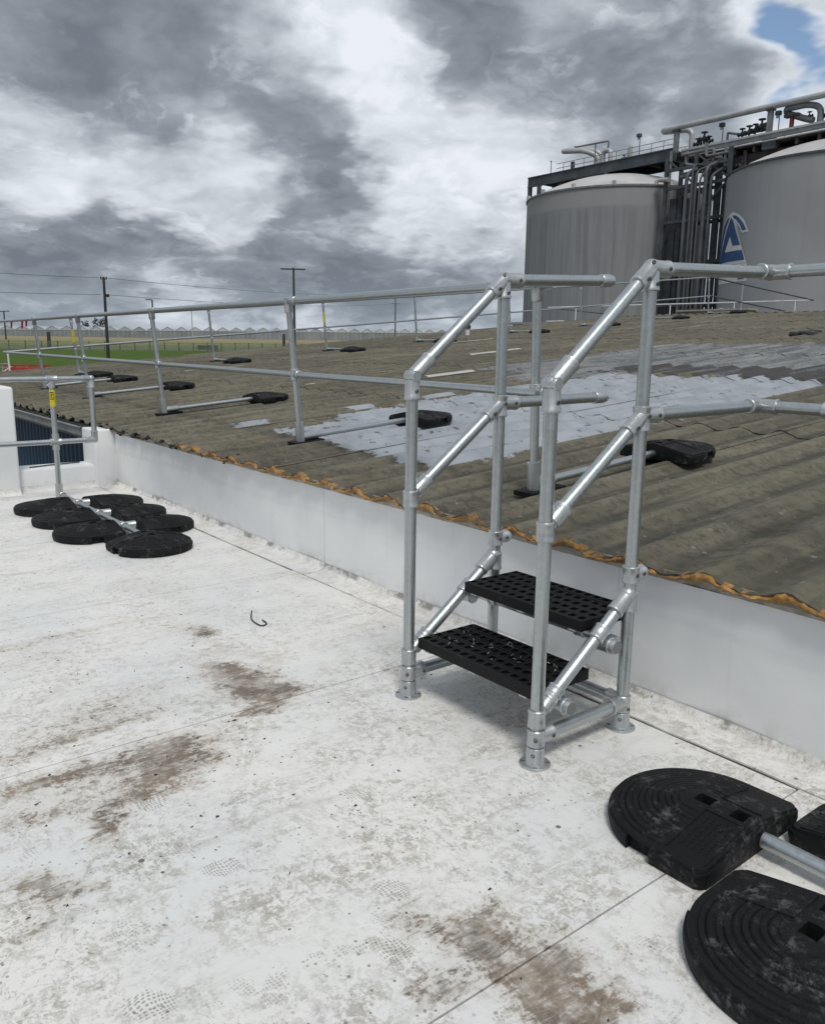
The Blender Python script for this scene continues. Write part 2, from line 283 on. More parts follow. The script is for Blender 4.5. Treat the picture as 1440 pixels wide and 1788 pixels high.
def roof_fn(t, p, o, b):
    x, y, z = t.sep(p)
    oi = t.n.new('ShaderNodeObjectInfo').outputs['Random']
    med = t.noise(p, 2.6, 6, .66, .3); fine = t.noise(p, 17, 7, .72, .4); vf = t.noise(p, 75, 4, .7)
    along = t.noise(t.vm('MULTIPLY', p, (9, .8, 1)), 1, 5, .65, .4)
    blot = t.noise(p, 7, 5, .7, .8)
    col = t.mix(t.ss(med, .3, .7), (.096, .087, .066), (.158, .140, .106))
    col = t.mix(t.m('MULTIPLY', t.ss(fine, .46, .62), .75), col, (.060, .060, .050))
    col = t.mix(t.m('MULTIPLY', t.ss(along, .5, .72), .55), col, (.20, .185, .135))
    col = t.mix(t.m('MULTIPLY', t.ss(blot, .56, .66), .5), col, (.045, .046, .04))
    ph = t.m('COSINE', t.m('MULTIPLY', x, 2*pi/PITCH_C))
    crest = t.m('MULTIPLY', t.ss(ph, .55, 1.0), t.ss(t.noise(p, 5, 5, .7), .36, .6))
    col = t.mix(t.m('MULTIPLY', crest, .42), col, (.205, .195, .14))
    trough = t.m('MULTIPLY', t.ss(ph, -.35, -.95), t.ss(t.noise(t.vm('MULTIPLY', p, (6, .7, 1)), 1, 5, .7), .34, .62))  # moss tone that also paints in trough shade the soft light leaves weak
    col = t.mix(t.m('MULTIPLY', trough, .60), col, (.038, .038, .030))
    tone = t.lin(oi, 0, 1, .84, 1.14)
    col = t.mix(1.0, col, t.comb(tone, tone, tone), 'MULTIPLY')
    col = t.mix(t.m('MULTIPLY', t.ss(t.noise(p, .8, 5, .65), .50, .68), .30), col, (.105, .102, .068))
    lsp = t.vor(p, 16, 1); lsc = t.sep(t.vor(p, 16, 1, 'Color'))[0]
    col = t.mix(t.m('MULTIPLY', t.m('LESS_THAN', lsp, t.m('MULTIPLY', t.m('POWER', lsc, 3), .24)), .5), col, (.27, .265, .22))
    rust = t.m('MULTIPLY', t.ss(t.noise(p, 1.7, 5, .65, .5), .60, .74), t.ss(fine, .42, .6))
    col = t.mix(t.m('MULTIPLY', rust, .60), col, (.27, .145, .065))
    def area(boxes, edge, nscale):
        wob = t.m('MULTIPLY', t.m('SUBTRACT', t.noise(t.vm('MULTIPLY', p, (2.5, 1, 1)), nscale, 6, .65), .5), edge)
        acc = None
        for (x0, x1, y0, y1) in boxes:
            ax = t.m('SUBTRACT', t.m('ABSOLUTE', t.m('SUBTRACT', x, (x0+x1)/2)), (x1-x0)/2)
            ay = t.m('SUBTRACT', t.m('ABSOLUTE', t.m('SUBTRACT', y, (y0+y1)/2)), (y1-y0)/2)
            s = t.m('MAXIMUM', ax, ay)
            acc = s if acc is None else t.m('MINIMUM', acc, s)
        return t.m('ADD', acc, wob)
    bl = area(BLUEISH, 1.1, 1.1)
    blm = t.m('MULTIPLY', t.ss(bl, -.05, .08, 1, 0), t.ss(t.m('ADD', along, t.m('MULTIPLY', fine, .5)), .50, .80, 1, .45))
    col = t.mix(blm, col, t.mix(t.ss(t.m('ADD', along, t.m('MULTIPLY', t.m('SUBTRACT', fine, .5), .8)), .36, .62), (.10, .11, .13), (.34, .365, .41)))
    tm = t.m('MULTIPLY', t.ss(area(TARRY, 1.0, 1.3), -.05, .05, 1, 0), t.ss(along, .38, .50))
    col = t.mix(t.m('MULTIPLY', tm, .85), col, (.04, .036, .038))
    sv_ = t.ss(t.m('ADD', area(SILVER, .62, 1.5), t.m('MULTIPLY', t.m('SUBTRACT', fine, .5), .22)), -.02, .02, 1, 0)
    silv = t.mix(t.ss(med, .3, .7), (.265, .288, .318), (.365, .388, .42))
    silv = t.mix(t.m('MULTIPLY', t.ss(along, .60, .74), .35), silv, (.28, .29, .30))
    col = t.mix(t.m('MULTIPLY', sv_, t.ss(t.m('ADD', t.noise(p, 9, 6, .7), t.m('MULTIPLY', t.m('SUBTRACT', along, .5), .5)), .30, .42)), col, silv)
    bs = t.ss(area(BARE, .10, 3), -.01, .01, 1, 0)
    col = t.mix(bs, col, (.46, .45, .42))
    t.put(b.inputs['Roughness'], t.m('SUBTRACT', .85, t.m('MULTIPLY', sv_, .3)))
    bump(t, b, t.m('ADD', t.m('ADD', fine, t.m('MULTIPLY', vf, .4)), t.m('MULTIPLY', blot, .7)), .5, .012)
    return col
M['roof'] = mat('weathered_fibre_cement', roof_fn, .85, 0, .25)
def foam_fn(t, p, o, b):
    n = t.noise(p, 12, 6, .7); n2 = t.noise(p, 45, 5, .7)
    c = t.ramp(n, [(.28, (.06, .034, .014)), (.40, (.25, .125, .035)), (.56, (.40, .21, .055)), (.72, (.46, .31, .15))])
    bump(t, b, n2, .6, .01)
    c = t.mix(t.m('MULTIPLY', t.ss(t.noise(p, 4, 5, .7), .45, .62), .55), c, (.15, .10, .055))
    return t.mix(t.m('MULTIPLY', t.ss(n2, .50, .64), .55), c, (.085, .05, .025))
M['foam'] = mat('aged_expanding_foam', foam_fn, .8)
M['mortar'] = mat('grey_mortar', plain((.33, .31, .27), .3, 14), .85)
M['moss'] = mat('dark_moss', plain((.035, .037, .022), .5, 20), .9)
def clad_fn(t, p, o, b):
    n = t.noise(p, 3, 4, .6)
    return t.mix(n, (.012, .045, .085), (.025, .075, .13))
M['clad'] = mat('blue_steel_cladding', clad_fn, .5)
M['gutter'] = mat('weathered_gutter', plain((.27, .275, .27), .25, 7), .6)
def tank_fn(t, p, o, b):
    x, y, z = t.sep(p)
    st = t.noise(t.vm('MULTIPLY', p, (1.6, 1.6, .045)), 1, 6, .7, .2)
    st2 = t.noise(t.vm('MULTIPLY', p, (5, 5, .07)), 1, 4, .7)
    big = t.noise(p, .12, 3, .5)
    c = t.mix(t.ss(big, .35, .65), (.235, .242, .256), (.275, .282, .292))
    k = t.m('MULTIPLY', t.ss(z, 16.4, 15.0), t.ss(st, .42, .66))
    c = t.mix(t.m('MULTIPLY', k, .48), c, (.105, .110, .120))
    c = t.mix(t.m('MULTIPLY', t.ss(st2, .56, .70), .30), c, (.33, .33, .32))
    return t.mix(t.m('MULTIPLY', t.ss(z, 15.8, 16.1), .35), c, (.36, .35, .35))
M['tank'] = mat('streaked_tank_shell', tank_fn, .8, 0, .25)
def tank2_fn(t, p, o, b):
    st = t.noise(t.vm('MULTIPLY', p, (1.3, 1.3, .06)), 1, 5, .65, .2); big = t.noise(p, .15, 3, .5)
    c = t.mix(t.ss(big, .35, .65), (.29, .295, .31), (.34, .345, .36))
    return t.mix(t.m('MULTIPLY', t.ss(st, .5, .7), .25), c, (.24, .235, .24))
M['tank2'] = mat('pale_tank_shell', tank2_fn, .8, 0, .25)
M['dome'] = mat('pale_dome_sheet', plain((.46, .45, .45), .12, .4), .7)
M['steel'] = mat('dark_structural_steel', plain((.055, .065, .075), .3, .8), .6)
M['steelrust'] = mat('rusty_underside', plain((.05, .038, .034), .5, 1.2), .85)
M['pipe'] = mat('insulated_pipe', plain((.42, .43, .44), .12, 1), .5, .3)
M['pipe_dark'] = mat('grey_pipe', plain((.20, .205, .21), .2, 1), .5, .3)
M['riser'] = mat('grey_riser', plain((.085, .09, .098), .2, 1), .55, .2)
M['tank_shade'] = mat('tank_shade_dark', plain((.045, .05, .058), .35, 1.5), .7)  # shaded flank of the left tank, put into a dark panel colour
M['valve'] = mat('valve_dark', plain((.04, .042, .045), .3, 2), .5)
M['redox'] = mat('red_primer', plain((.16, .035, .03), .2, 2), .6)
M['logo_blue'] = mat('logo_blue', plain((.022, .075, .20), .12, 1), .6)
M['logo_white'] = mat('logo_white', plain((.62, .64, .64), .06, 1), .6)
def terrain_fn(t, p, o, b):
    x, y, z = t.sep(p)
    d = t.m('ADD', t.m('SUBTRACT', t.m('MULTIPLY', x, -.93), t.m('MULTIPLY', y, -.36)), t.m('MULTIPLY', t.m('SUBTRACT', t.noise(p, .03, 4, .6), .5), 16))
    n = t.noise(p, .4, 6, .7); big = t.noise(p, .02, 4, .6)
    grass = t.mix(n, (.040, .078, .012), (.085, .135, .022))
    yard = t.mix(n, (.13, .125, .11), (.20, .19, .17))
    field = t.mix(big, (.17, .19, .075), (.25, .24, .11))
    col = t.mix(t.ss(d, 96, 104), yard, grass)
    col = t.mix(t.ss(d, 192, 206), col, t.mix(n, (.10, .13, .06), (.16, .18, .09)))
    col = t.mix(t.ss(d, 225, 260), col, field)
    col = t.mix(t.ss(d, 300, 325), col, (.27, .22, .155))
    return t.mix(t.ss(d, 370, 390), col, (.11, .13, .08))
M['terrain'] = mat('fields', terrain_fn, .95, 0, .1)
M['gh_wall'] = mat('greenhouse_glass_wall', plain((.235, .25, .255), .2, .15), .35)  # distance haze mixed into the greenhouse glass colours, lowering their contrast
M['gh_roof'] = mat('greenhouse_glass_roof', plain((.42, .46, .47), .25, .1), .3)
M['gh_white'] = mat('greenhouse_white_bars', plain((.40, .42, .43)), .5)
M['wood'] = mat('dark_timber', plain((.035, .033, .032), .3, 3), .9)
M['fence'] = mat('grey_fence', plain((.10, .11, .10), .3, 3), .8)
M['mesh'] = mat('fence_mesh', plain((.17, .19, .17), .25, 2), .8)
M['leaf'] = mat('tree_leaf', plain((.05, .06, .045), .4, 1), .9)
M['red'] = mat('red_paint', plain((.36, .03, .03), .25, 2), .5)
M['redcloth'] = mat('red_cloth', plain((.42, .02, .05), .2, 8), .7)
M['white'] = mat('white_paint', plain((.70, .70, .70), .08, 3), .5)
M['yellow'] = mat('yellow_tag', plain((.60, .50, .015), .12, 20), .5)
M['black'] = mat('black_print', plain((.02, .02, .02)), .6)
M['brown'] = mat('brown_masonry', plain((.17, .15, .125), .25, 2), .9)
M['under'] = mat('dark_underlay', plain((.05, .047, .042), .2, 5), .9)

# ------------------------------------------------------------------ mesh helper
def frame(ax):
    ax = ax.normalized(); h = Vector((0, 0, 1)) if abs(ax.z) < .9 else Vector((1, 0, 0))
    u = ax.cross(h).normalized(); return u, ax.cross(u).normalized(), ax
class MB:
    def __init__(s): s.v = []; s.f = []; s.c = []
    def add(s, vs, fs, cy=None):
        b = len(s.v); vs = list(vs); s.c += cy if cy else [(0, 0, 0)]*len(vs); s.v += [tuple(v) for v in vs]; s.f += [tuple(b+i for i in f) for f in fs]; return s
    def lathe(s, o, ax, prof, seg=20, cap0=True, cap1=True):
        o = Vector(o); u, w, a = frame(Vector(ax)); vs = []; fs = []; cy = []; sh_ = random.uniform(0, 9)
        for t, r in prof:
            for k in range(seg):
                an = 2*pi*k/seg; cy.append((cos(an), sin(an), t+sh_)); vs.append(o + a*t + (u*cos(an)+w*sin(an))*r)
        for i in range(len(prof)-1):
            for k in range(seg):
                k2 = (k+1) % seg; fs.append((i*seg+k, (i+1)*seg+k, (i+1)*seg+k2, i*seg+k2))
        if cap0: fs.append(tuple(range(seg)))
        if cap1: fs.append(tuple((len(prof)-1)*seg+k for k in reversed(range(seg))))
        return s.add(vs, fs, cy)
    def tube(s, a, b, r, seg=18, cap=True):
        a = Vector(a); b = Vector(b); L = (b-a).length
        return s.lathe(a, b-a, [(0, r), (L, r)], seg, cap, cap)
    def sphere(s, c, r, seg=16, rings=9):
        pr = [(-r*cos(pi*i/rings), max(1e-4, r*sin(pi*i/rings))) for i in range(rings+1)]
        return s.lathe(c, (0, 0, 1), pr, seg)
    def path(s, pts, r, seg=10, bend=0, cap=True):
        pts = [Vector(p) for p in pts]
        if bend:
            out = [pts[0]]
            for i in range(1, len(pts)-1):
                p = pts[i]; a = pts[i-1]-p; c = pts[i+1]-p
                d = min(bend, a.length*.48, c.length*.48)
                A = p + a.normalized()*d; Cc = p + c.normalized()*d
                for k in range(6):
                    q = k/5; out.append(A*(1-q)**2 + p*2*q*(1-q) + Cc*q*q)
            out.append(pts[-1]); pts = out
        vs = []; fs = []; u = None
        for i, p in enumerate(pts):
            t = (pts[min(i+1, len(pts)-1)] - pts[max(i-1, 0)]).normalized()
            if u is None: u, w, _ = frame(t)
            else:
                u = (u - t*u.dot(t)).normalized(); w = t.cross(u)
            for k in range(seg):
                an = 2*pi*k/seg; vs.append(p + (u*cos(an)+w*sin(an))*r)
        for i in range(len(pts)-1):
            for k in range(seg):
                k2 = (k+1) % seg; fs.append((i*seg+k, i*seg+k2, (i+1)*seg+k2, (i+1)*seg+k))
        if cap: fs.append(tuple(reversed(range(seg)))); fs.append(tuple((len(pts)-1)*seg+k for k in range(seg)))
        return s.add(vs, fs)
    def box(s, x0, x1, y0, y1, z0, z1):
        vs = [(x, y, z) for z in (z0, z1) for y in (y0, y1) for x in (x0, x1)]
        return s.add(vs, [(0, 2, 3, 1), (4, 5, 7, 6), (0, 1, 5, 4), (2, 6, 7, 3), (0, 4, 6, 2), (1, 3, 7, 5)])
    def bar(s, a, b, w, h, up=(0, 0, 1)):      # rectangular bar between two points
        a = Vector(a); b = Vector(b); t = (b-a).normalized(); up = Vector(up)
        sd_ = t.cross(up).normalized(); up = sd_.cross(t).normalized()
        vs = [p + sd_*(w/2*i) + up*(h/2*j) for p in (a, b) for j in (-1, 1) for i in (-1, 1)]
        return s.add(vs, [(0, 1, 3, 2), (4, 6, 7, 5), (0, 4, 5, 1), (2, 3, 7, 6), (0, 2, 6, 4), (1, 5, 7, 3)])
    def grid(s, fn, nu, nv, flip=False):
        vs = [fn(i/nu, j/nv) for j in range(nv+1) for i in range(nu+1)]; fs = []
        for j in range(nv):
            for i in range(nu):
                a = j*(nu+1)+i; q = (a, a+1, a+nu+2, a+nu+1); fs.append(q[::-1] if flip else q)
        return s.add(vs, fs)
    def mesh(s, name, m, off=(0, 0, 0), smooth=True, ang=38):
        o = Vector(off); me = bpy.data.meshes.new(name)
        me.from_pydata([Vector(v)-o for v in s.v], [], s.f); me.update()
        if smooth and len(me.polygons):
            me.polygons.foreach_set('use_smooth', [True]*len(me.polygons)); me.set_sharp_from_angle(angle=radians(ang))
        if m in ('galv', 'cast') and len(s.c) == len(me.vertices):
            at = me.attributes.new('cyl', 'FLOAT_VECTOR', 'POINT'); at.data.foreach_set('vector', [q for c_ in s.c for q in c_])
        me.materials.append(M[m]); return me
    def build(s, name, m, parent=None, smooth=True, ang=38):
        return link(name, s.mesh(name, m, woff(parent), smooth, ang), parent)
def woff(o):
    v = Vector((0, 0, 0))
    while o is not None: v += o.location; o = o.parent
    return v
def link(name, me, parent=None):
    o = bpy.data.objects.new(name, me); COL.objects.link(o)
    if parent: o.parent = parent
    return o
def tag(o, label=None, cat=None, group=None, kind=None):
    if label: o['label'] = label
    if cat: o['category'] = cat
    if group: o['group'] = group
    if kind: o['kind'] = kind
    return o
def thing(name, loc, label, cat, group=None, kind=None):
    o = bpy.data.objects.new(name, None); o.empty_display_size = .2; COL.objects.link(o); o.location = loc
    return tag(o, label, cat, group, kind)

# ------------------------------------------------------------------ terrain
def tz(d): return -4.4 + (.022*d if d < 420 else .022*420 + (d-420)*.0005)
mb = MB(); rs = [0, 15, 40, 80, 120, 170, 230, 300, 420, 700, 1500, 4000, 9000]; ns = 72
def ter(i, k): return (rs[i]*cos(2*pi*k/ns), rs[i]*sin(2*pi*k/ns), tz(rs[i]))
vs_ = [(0, 0, tz(0))] + [ter(i, k) for i in range(1, len(rs)) for k in range(ns)]
fs_ = [(0, 1+k, 1+(k+1) % ns) for k in range(ns)]
for i in range(len(rs)-2):
    for k in range(ns):
        a = 1+i*ns; fs_.append((a+k, a+ns+k, a+ns+(k+1) % ns, a+(k+1) % ns))
mb.add(vs_, fs_); tag(mb.build('ground', 'terrain'), kind='structure')

# ------------------------------------------------------------------ flat roof: body, membrane sheets with open laps
fr = thing('flat_roof', (0, 0, 0), None, None, None, 'structure')
MB().box(-9.62, 4.5, -4, 3.3, -4.4, -.007).build('roof_base', 'under', fr, False)
seams = [-9.42, -6.92, -5.03, -3.13, -1.292, .55, 2.4, 4.4]
for a, b in zip(seams, seams[1:]):
    MB().box(a+.003, b-.003, -4, 2.868+random.uniform(-.01, .01), -.0065, 0).build('membrane_sheet', 'floor', fr, False)
cs = [-9.42, -4.9, -1.02, 4.4]
for a, b in zip(cs, cs[1:]):
    m_ = MB(); n = int((b-a)/.12)
    prof = [(2.879, -.006), (2.88, .001), (3.0, .002), (3.035, .006), (3.06, .02), (3.074, .05)]
    ed = [random.uniform(-.006, .006) for _ in range(n+1)]
    vs_ = []; fs_ = []
    for i in range(n+1):
        xx = a+.002+(b-a-.004)*i/n
        for j, (yy, zz) in enumerate(prof): vs_.append((xx, yy + (ed[i] if j < 2 else 0), zz))
    L = len(prof)
    for i in range(n):
        for j in range(L-1): fs_.append((i*L+j, (i+1)*L+j, (i+1)*L+j+1, i*L+j+1))
    m_.add(vs_, fs_); m_.build('membrane_upstand_strip', 'floor', fr, True, 60)

# ------------------------------------------------------------------ upstand wall along the roof edge
UP_T = .598
uw = thing('upstand_wall', (-2.5, 3.1, 0), 'long low white membrane wall running between the flat roof and the corrugated roof', 'wall')
MB().box(-9.45, 4.5, 3.10, 3.34, -.005, UP_T-.012).build('wall_core', 'under', uw, False)
us = [-9.30, -4.92, 1.3, 4.5]
for a, b in zip(us, us[1:]):
    n = int((b-a)/.1)
    ph = (1.1, 2.7, 4.0, .6)
    def fn(s, t, a=a, b=b, ph=ph):
        xx = a+.001 + (b-a-.002)*s; zz = .012 + (UP_T-.012)*t
        wv = .005*sin(xx*1.7+ph[0])*sin(t*3) + .004*sin(xx*4.1+ph[1]+zz*5) + .003*sin(xx*9+zz*7+ph[2]) + .002*sin(xx*17-zz*11+ph[3])
        return (xx, 3.078 + wv - (.004 if zz > .415+.006*sin(xx*2.3) else 0), zz)
    m_ = MB().grid(fn, n, 26)
    m_.add([(a+.003, 3.078, UP_T), (b-.003, 3.078, UP_T), (b-.003, 3.3, UP_T+.002), (a+.003, 3.3, UP_T+.002)], [(0, 1, 2, 3)])
    m_.build('membrane_panel', 'wall', uw, True, 60)
MB().bar((-4.85, 3.075, .36), (-4.98, 3.074, .05), .003, .05, (0, 1, 0))

# ------------------------------------------------------------------ left parapet: tall block, low opening with ledge, end stub
pw = thing('parapet_wall', (-9.5, 1.0, 0), 'white parapet block at the left edge with a low ledge opening beside the corner', 'wall')
def rbox(mb, x0, x1, y0, y1, z0, z1, r=.025):
    bm = bmesh.new(); bmesh.ops.create_cube(bm, size=1)
    for v in bm.verts: v.co = Vector(((x0+x1)/2+v.co.x*(x1-x0), (y0+y1)/2+v.co.y*(y1-y0), (z0+z1)/2+v.co.z*(z1-z0)))
    bmesh.ops.bevel(bm, geom=bm.edges[:], offset=r, segments=3, profile=.5, affect='EDGES')
    bm.verts.index_update(); mb.add([v.co.copy() for v in bm.verts], [tuple(v.index for v in f.verts) for f in bm.faces]); bm.free(); return mb
rbox(MB(), -9.85, -9.30, -4.0, 2.045, -.02, 1.14, .03).build('wall_block', 'wall', pw)
rbox(MB(), -9.80, -9.40, 2.05, 2.86, -.02, .245, .012).build('low_wall', 'wall', pw)
rbox(MB(), -9.80, -9.36, 2.848, 3.10, -.02, .640, .015).build('corner_stub', 'wall', pw)
rbox(MB(), -9.46, -9.288, 3.082, 3.12, .0, .625, .012).build('corner_flashing', 'wall', pw)
m_ = MB()
for (a, b) in ((-4.0, 2.04), (2.06, 2.87)):
    x0 = -9.30 if a < 0 else -9.40
    m_.grid(lambda s, t, a=a, b=b, x0=x0: (x0 + .07*(1-cos(t*pi/2)), a+(b-a)*s, .07*(1-sin(t*pi/2))+.002), 12, 6, True)
m_.build('cove_fillet', 'floor', pw)
st = MB().path([(-9.55, 2.2, .253), (-9.60, 2.4, .256), (-9.62, 2.75, .262)], .008, 6).build('loose_strip', 'valve'); tag(st, 'thin dark strip lying on the white ledge of the low wall', 'strip')

# ------------------------------------------------------------------ shed with corrugated roof
SL = radians(5); EY, EZ = 3.05, .632
def RP(x, v, n): return Vector((x, EY + v*cos(SL) - n*sin(SL), EZ + v*sin(SL) + n*cos(SL)))
RIDGE_V = 27.1; X_L = -23.31
sh = thing('corrugated_shed', (-9, 16, -4.4), 'long shed with mossy grey-brown corrugated roof patched with silver paint', 'building')
P = PITCH_C; W3 = 3*P; ROW = RIDGE_V/8
def corr(x): return .047*(.5+.5*cos(2*pi*x/P))**1.6
def sheet_mesh(seed):
    rnd = random.Random(seed); m_ = MB(); nx = 33; nv = 3; L = ROW+.16
    wob = [[rnd.uniform(-.0035, .0035) for _ in range(nv+1)] for _ in range(nx+1)]
    vs = []; fs = []
    lip = [rnd.uniform(-.012, .012) for _ in range(nx+1)]
    for j in range(nv+1):
        for i in range(nx+1):
            xx = -.01+(W3+.04)*i/nx; vv = L*j/nv + (lip[i] if j == 0 else 0)
            vs.append((xx, vv, corr(xx) + .009*(1-j/nv) + wob[i][j]))
    for j in range(nv):
        for i in range(nx): a = j*(nx+1)+i; fs.append((a, a+1, a+nx+2, a+nx+1))
    b = len(vs)
    for i in range(nx+1): v = vs[i]; vs.append((v[0], v[1]+.002, v[2]-.008))
    for i in range(nx): fs.append((i, b+i, b+i+1, i+1))
    return m_.add(vs, fs).mesh('roof_sheet', 'roof', (0, 0, 0), True, 50)
sheets = [sheet_mesh(i) for i in range(5)]
ncol = int((6.6-X_L)/W3)+1
XS = -63*P                                  # first sheet edge, on a crest
for c in range(ncol):
    for r in range(8):
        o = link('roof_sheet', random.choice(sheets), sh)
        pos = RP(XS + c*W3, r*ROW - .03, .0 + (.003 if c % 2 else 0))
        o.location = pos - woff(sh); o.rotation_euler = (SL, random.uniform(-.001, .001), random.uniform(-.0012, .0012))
# far slope (one sheet, seen only where it drops behind the ridge)
RY, RZ = RP(0, RIDGE_V, 0).y, RP(0, RIDGE_V, 0).z
MB().grid(lambda s, t: (XS+(6.6-XS)*s, RY+.02 + t*14, RZ+corr(XS+(6.6-XS)*s) - t*14*math.tan(radians(4))), 640, 1).build('far_roof_slope', 'roof', sh)
m_ = MB(); m_.grid(lambda s, t: (XS+(6.6-XS)*s, RY-.22+.44*t, RZ+.012+corr(XS+(6.6-XS)*s)*.8+.03*sin(t*pi)), 640, 4); m_.build('ridge_cap', 'roof', sh)
# mortar bed and foam filler under the eave
m_ = MB(); n = 300
def mort(s, t):
    xx = -9.6+(6.6+9.6)*s; k = .006*sin(xx*9)+.005*sin(xx*23.1+1)+.004*sin(xx*41)
    pr_ = [(3.076, UP_T-.004), (3.064+k, UP_T+.006), (3.052+k, UP_T+.026), (3.058, UP_T+.050)]
    return (xx, *pr_[int(round(t*3))])
m_.grid(mort, 420, 3); m_.build('mortar_bed', 'mortar', sh)
rf = random.Random(3)
def foam_strip(x0, x1, m, name, amp, gapp):
    m_ = MB(); n = int((x1-x0)/.016); ring = []; vs = []; fs = []; open_ = True; k = 0
    h = 0; w = 0
    for i in range(n+1):
        xx = x0+(x1-x0)*i/n
        h = .8*h + .2*rf.uniform(-1, 1)*2.2; w = .8*w + .2*rf.uniform(-1, 1)*2.2
        zt = EZ + corr(xx)*1.0 + .006 + .012*max(0, h)*amp
        zb = EZ - .008 + .020*(.5+.5*cos(2*pi*xx/P + .4*h))**2.5*1.3 + .008*h*amp
        y0 = 3.016 - .018*abs(w)*amp + rf.uniform(-.006, .006); zb += rf.uniform(-.003, .003); zt += rf.uniform(-.004, .004)
        if zt-zb < .012: zt = zb+.012
        for (yy, zz) in ((3.075, zb), (y0+.01, zb-.002), (y0-.004, zb*.6+zt*.4), (y0+.004, zt-.004), (3.05, zt+.006*amp*abs(h)), (3.09, zt-.012)): vs.append((xx, yy, zz))
    for i in range(n):
        for j in range(5): a = i*6+j; fs.append((a, a+6, a+7, a+1))
    m_.add(vs, fs); return m_.build(name, m, sh, True, 70)
foam_strip(-7.45, 6.4, 'foam', 'foam_filler', 1.0, 0)
m_ = MB()
for i in range(620):                                            # ragged moss along the far eave
    xx = rf.uniform(-21.5, -6.2); s = rf.uniform(.010, .032)*(1 if xx < -7.4 else .6); c = RP(xx, rf.uniform(-.05, .05), corr(xx)+rf.uniform(-.02, .01))
    pts = [c + Vector((rf.uniform(-s, s)*1.3, rf.uniform(-s, s), rf.uniform(-s, s)*.8)) for _ in range(6)]
    m_.add(pts, [(0, 1, 2), (1, 3, 2), (2, 3, 4), (0, 2, 4), (1, 5, 3), (0, 5, 1), (3, 5, 4)])
tag(m_.build('moss', 'moss', sh, False), kind='stuff')
# gable and eave walls, gutter
cw = MB(); nr = 70
def cl(s, t):
    k = s*nr*4; ph = int(k) % 4; f = k-int(k)
    dpt = (0, f, 1, 1-f)[ph]*.035
    return (X_L+.15+(-9.7-X_L-.15)*s, 3.22-dpt, -4.4+(4.4+.52)*t)
cw.grid(cl, nr*4, 1); cw.build('eave_cladding', 'clad', sh, False)
MB().add([(X_L+.12, 3.2, -4.4), (X_L+.12, RY, -4.4), (X_L+.12, RY+14, -4.4), (X_L+.12, RY+14, RZ-1.1), (X_L+.12, RY, RZ-.04), (X_L+.12, 3.2, .58)], [(0, 1, 2, 3, 4, 5)]).build('gable_wall', 'clad', sh, False)
g = MB(); gp = [(3.13, .60), (3.13, .47), (2.99, .46), (2.955, .50), (2.955, .585), (2.935, .592), (2.935, .604), (2.967, .604), (2.967, .51), (3.0, .48), (3.1, .48), (3.1, .60)]
for (a, b) in ((X_L, -10.16),):
    vs = [(x, y, z) for x in (a, b) for (y, z) in gp]; L = len(gp)
    g.add(vs, [(i, i+1, L+i+1, L+i) for i in range(L-1)])
    g.add([(b, 2.95, .46), (b, 3.12, .46), (b, 3.12, .61), (b, 2.95, .61), (b+.012, 2.95, .46), (b+.012, 3.12, .46), (b+.012, 3.12, .61), (b+.012, 2.95, .61)], [(0, 1, 2, 3), (7, 6, 5, 4), (3, 2, 6, 7), (0, 3, 7, 4)])
g.build('gutter', 'gutter', sh, False)
MB().box(X_L+.1, -9.7, 3.14, 3.17, .42, .60).build('fascia_board', 'gutter', sh, False)

# ------------------------------------------------------------------ annex and plinth beyond the ridge
ax = thing('annex_building', (-30, 42, -4.4), 'flat roofed grey annex just showing behind the shed roof below the tanks', 'building')
MB().box(-38, -23.6, 37.9, 46, -4.4, 3.05).build('wall', 'brown', ax, False); MB().box(-38.2, -23.5, 37.7, 46.2, 3.05, 3.2).build('roof_slab', 'gutter', ax, False)
pl = thing('masonry_plinth', (-22.9, 36.3, 2.3), 'low brown masonry block standing behind the roof ridge before the tank pipes', 'plinth')
MB().box(-24.7, -21.0, 36.0, 36.8, 1.9, 3.46).build('block', 'brown', pl, False); MB().box(-24.75, -20.95, 35.95, 36.85, 3.46, 3.54).build('coping', 'mortar', pl, False)

# ------------------------------------------------------------------ tube fittings
TR = .0265
def sleeve(mb, c, ax, L, r=.034, seg=20):
    return mb.lathe(Vector(c)-Vector(ax).normalized()*L/2, ax, [(0, r*.97), (.003, r*1.06), (.010, r*1.06), (.014, r), (L-.014, r), (L-.010, r*1.06), (L-.003, r*1.06), (L, r*.97)], seg)
def socket(mb, c, d, L, r=.0335, seg=20):
    return mb.lathe(c, d, [(0, r*.98), (L-.016, r), (L-.012, r*1.07), (L-.003, r*1.07), (L, r*.97)], seg)
screw_me = None
def screw(parent, c, d):
    global screw_me
    if screw_me is None:
        m_ = MB().lathe((0, 0, 0), (0, 0, 1), [(-.01, .0085), (.002, .0085), (.0035, .007), (.0035, .0042), (-.003, .004)], 10, True, True)
        screw_me = m_.mesh('set_screw', 'screw')
    o = link('set_screw', screw_me, parent); o.location = Vector(c)-woff(parent); o.rotation_euler = Vector(d).to_track_quat('Z', 'Y').to_euler()
    return o

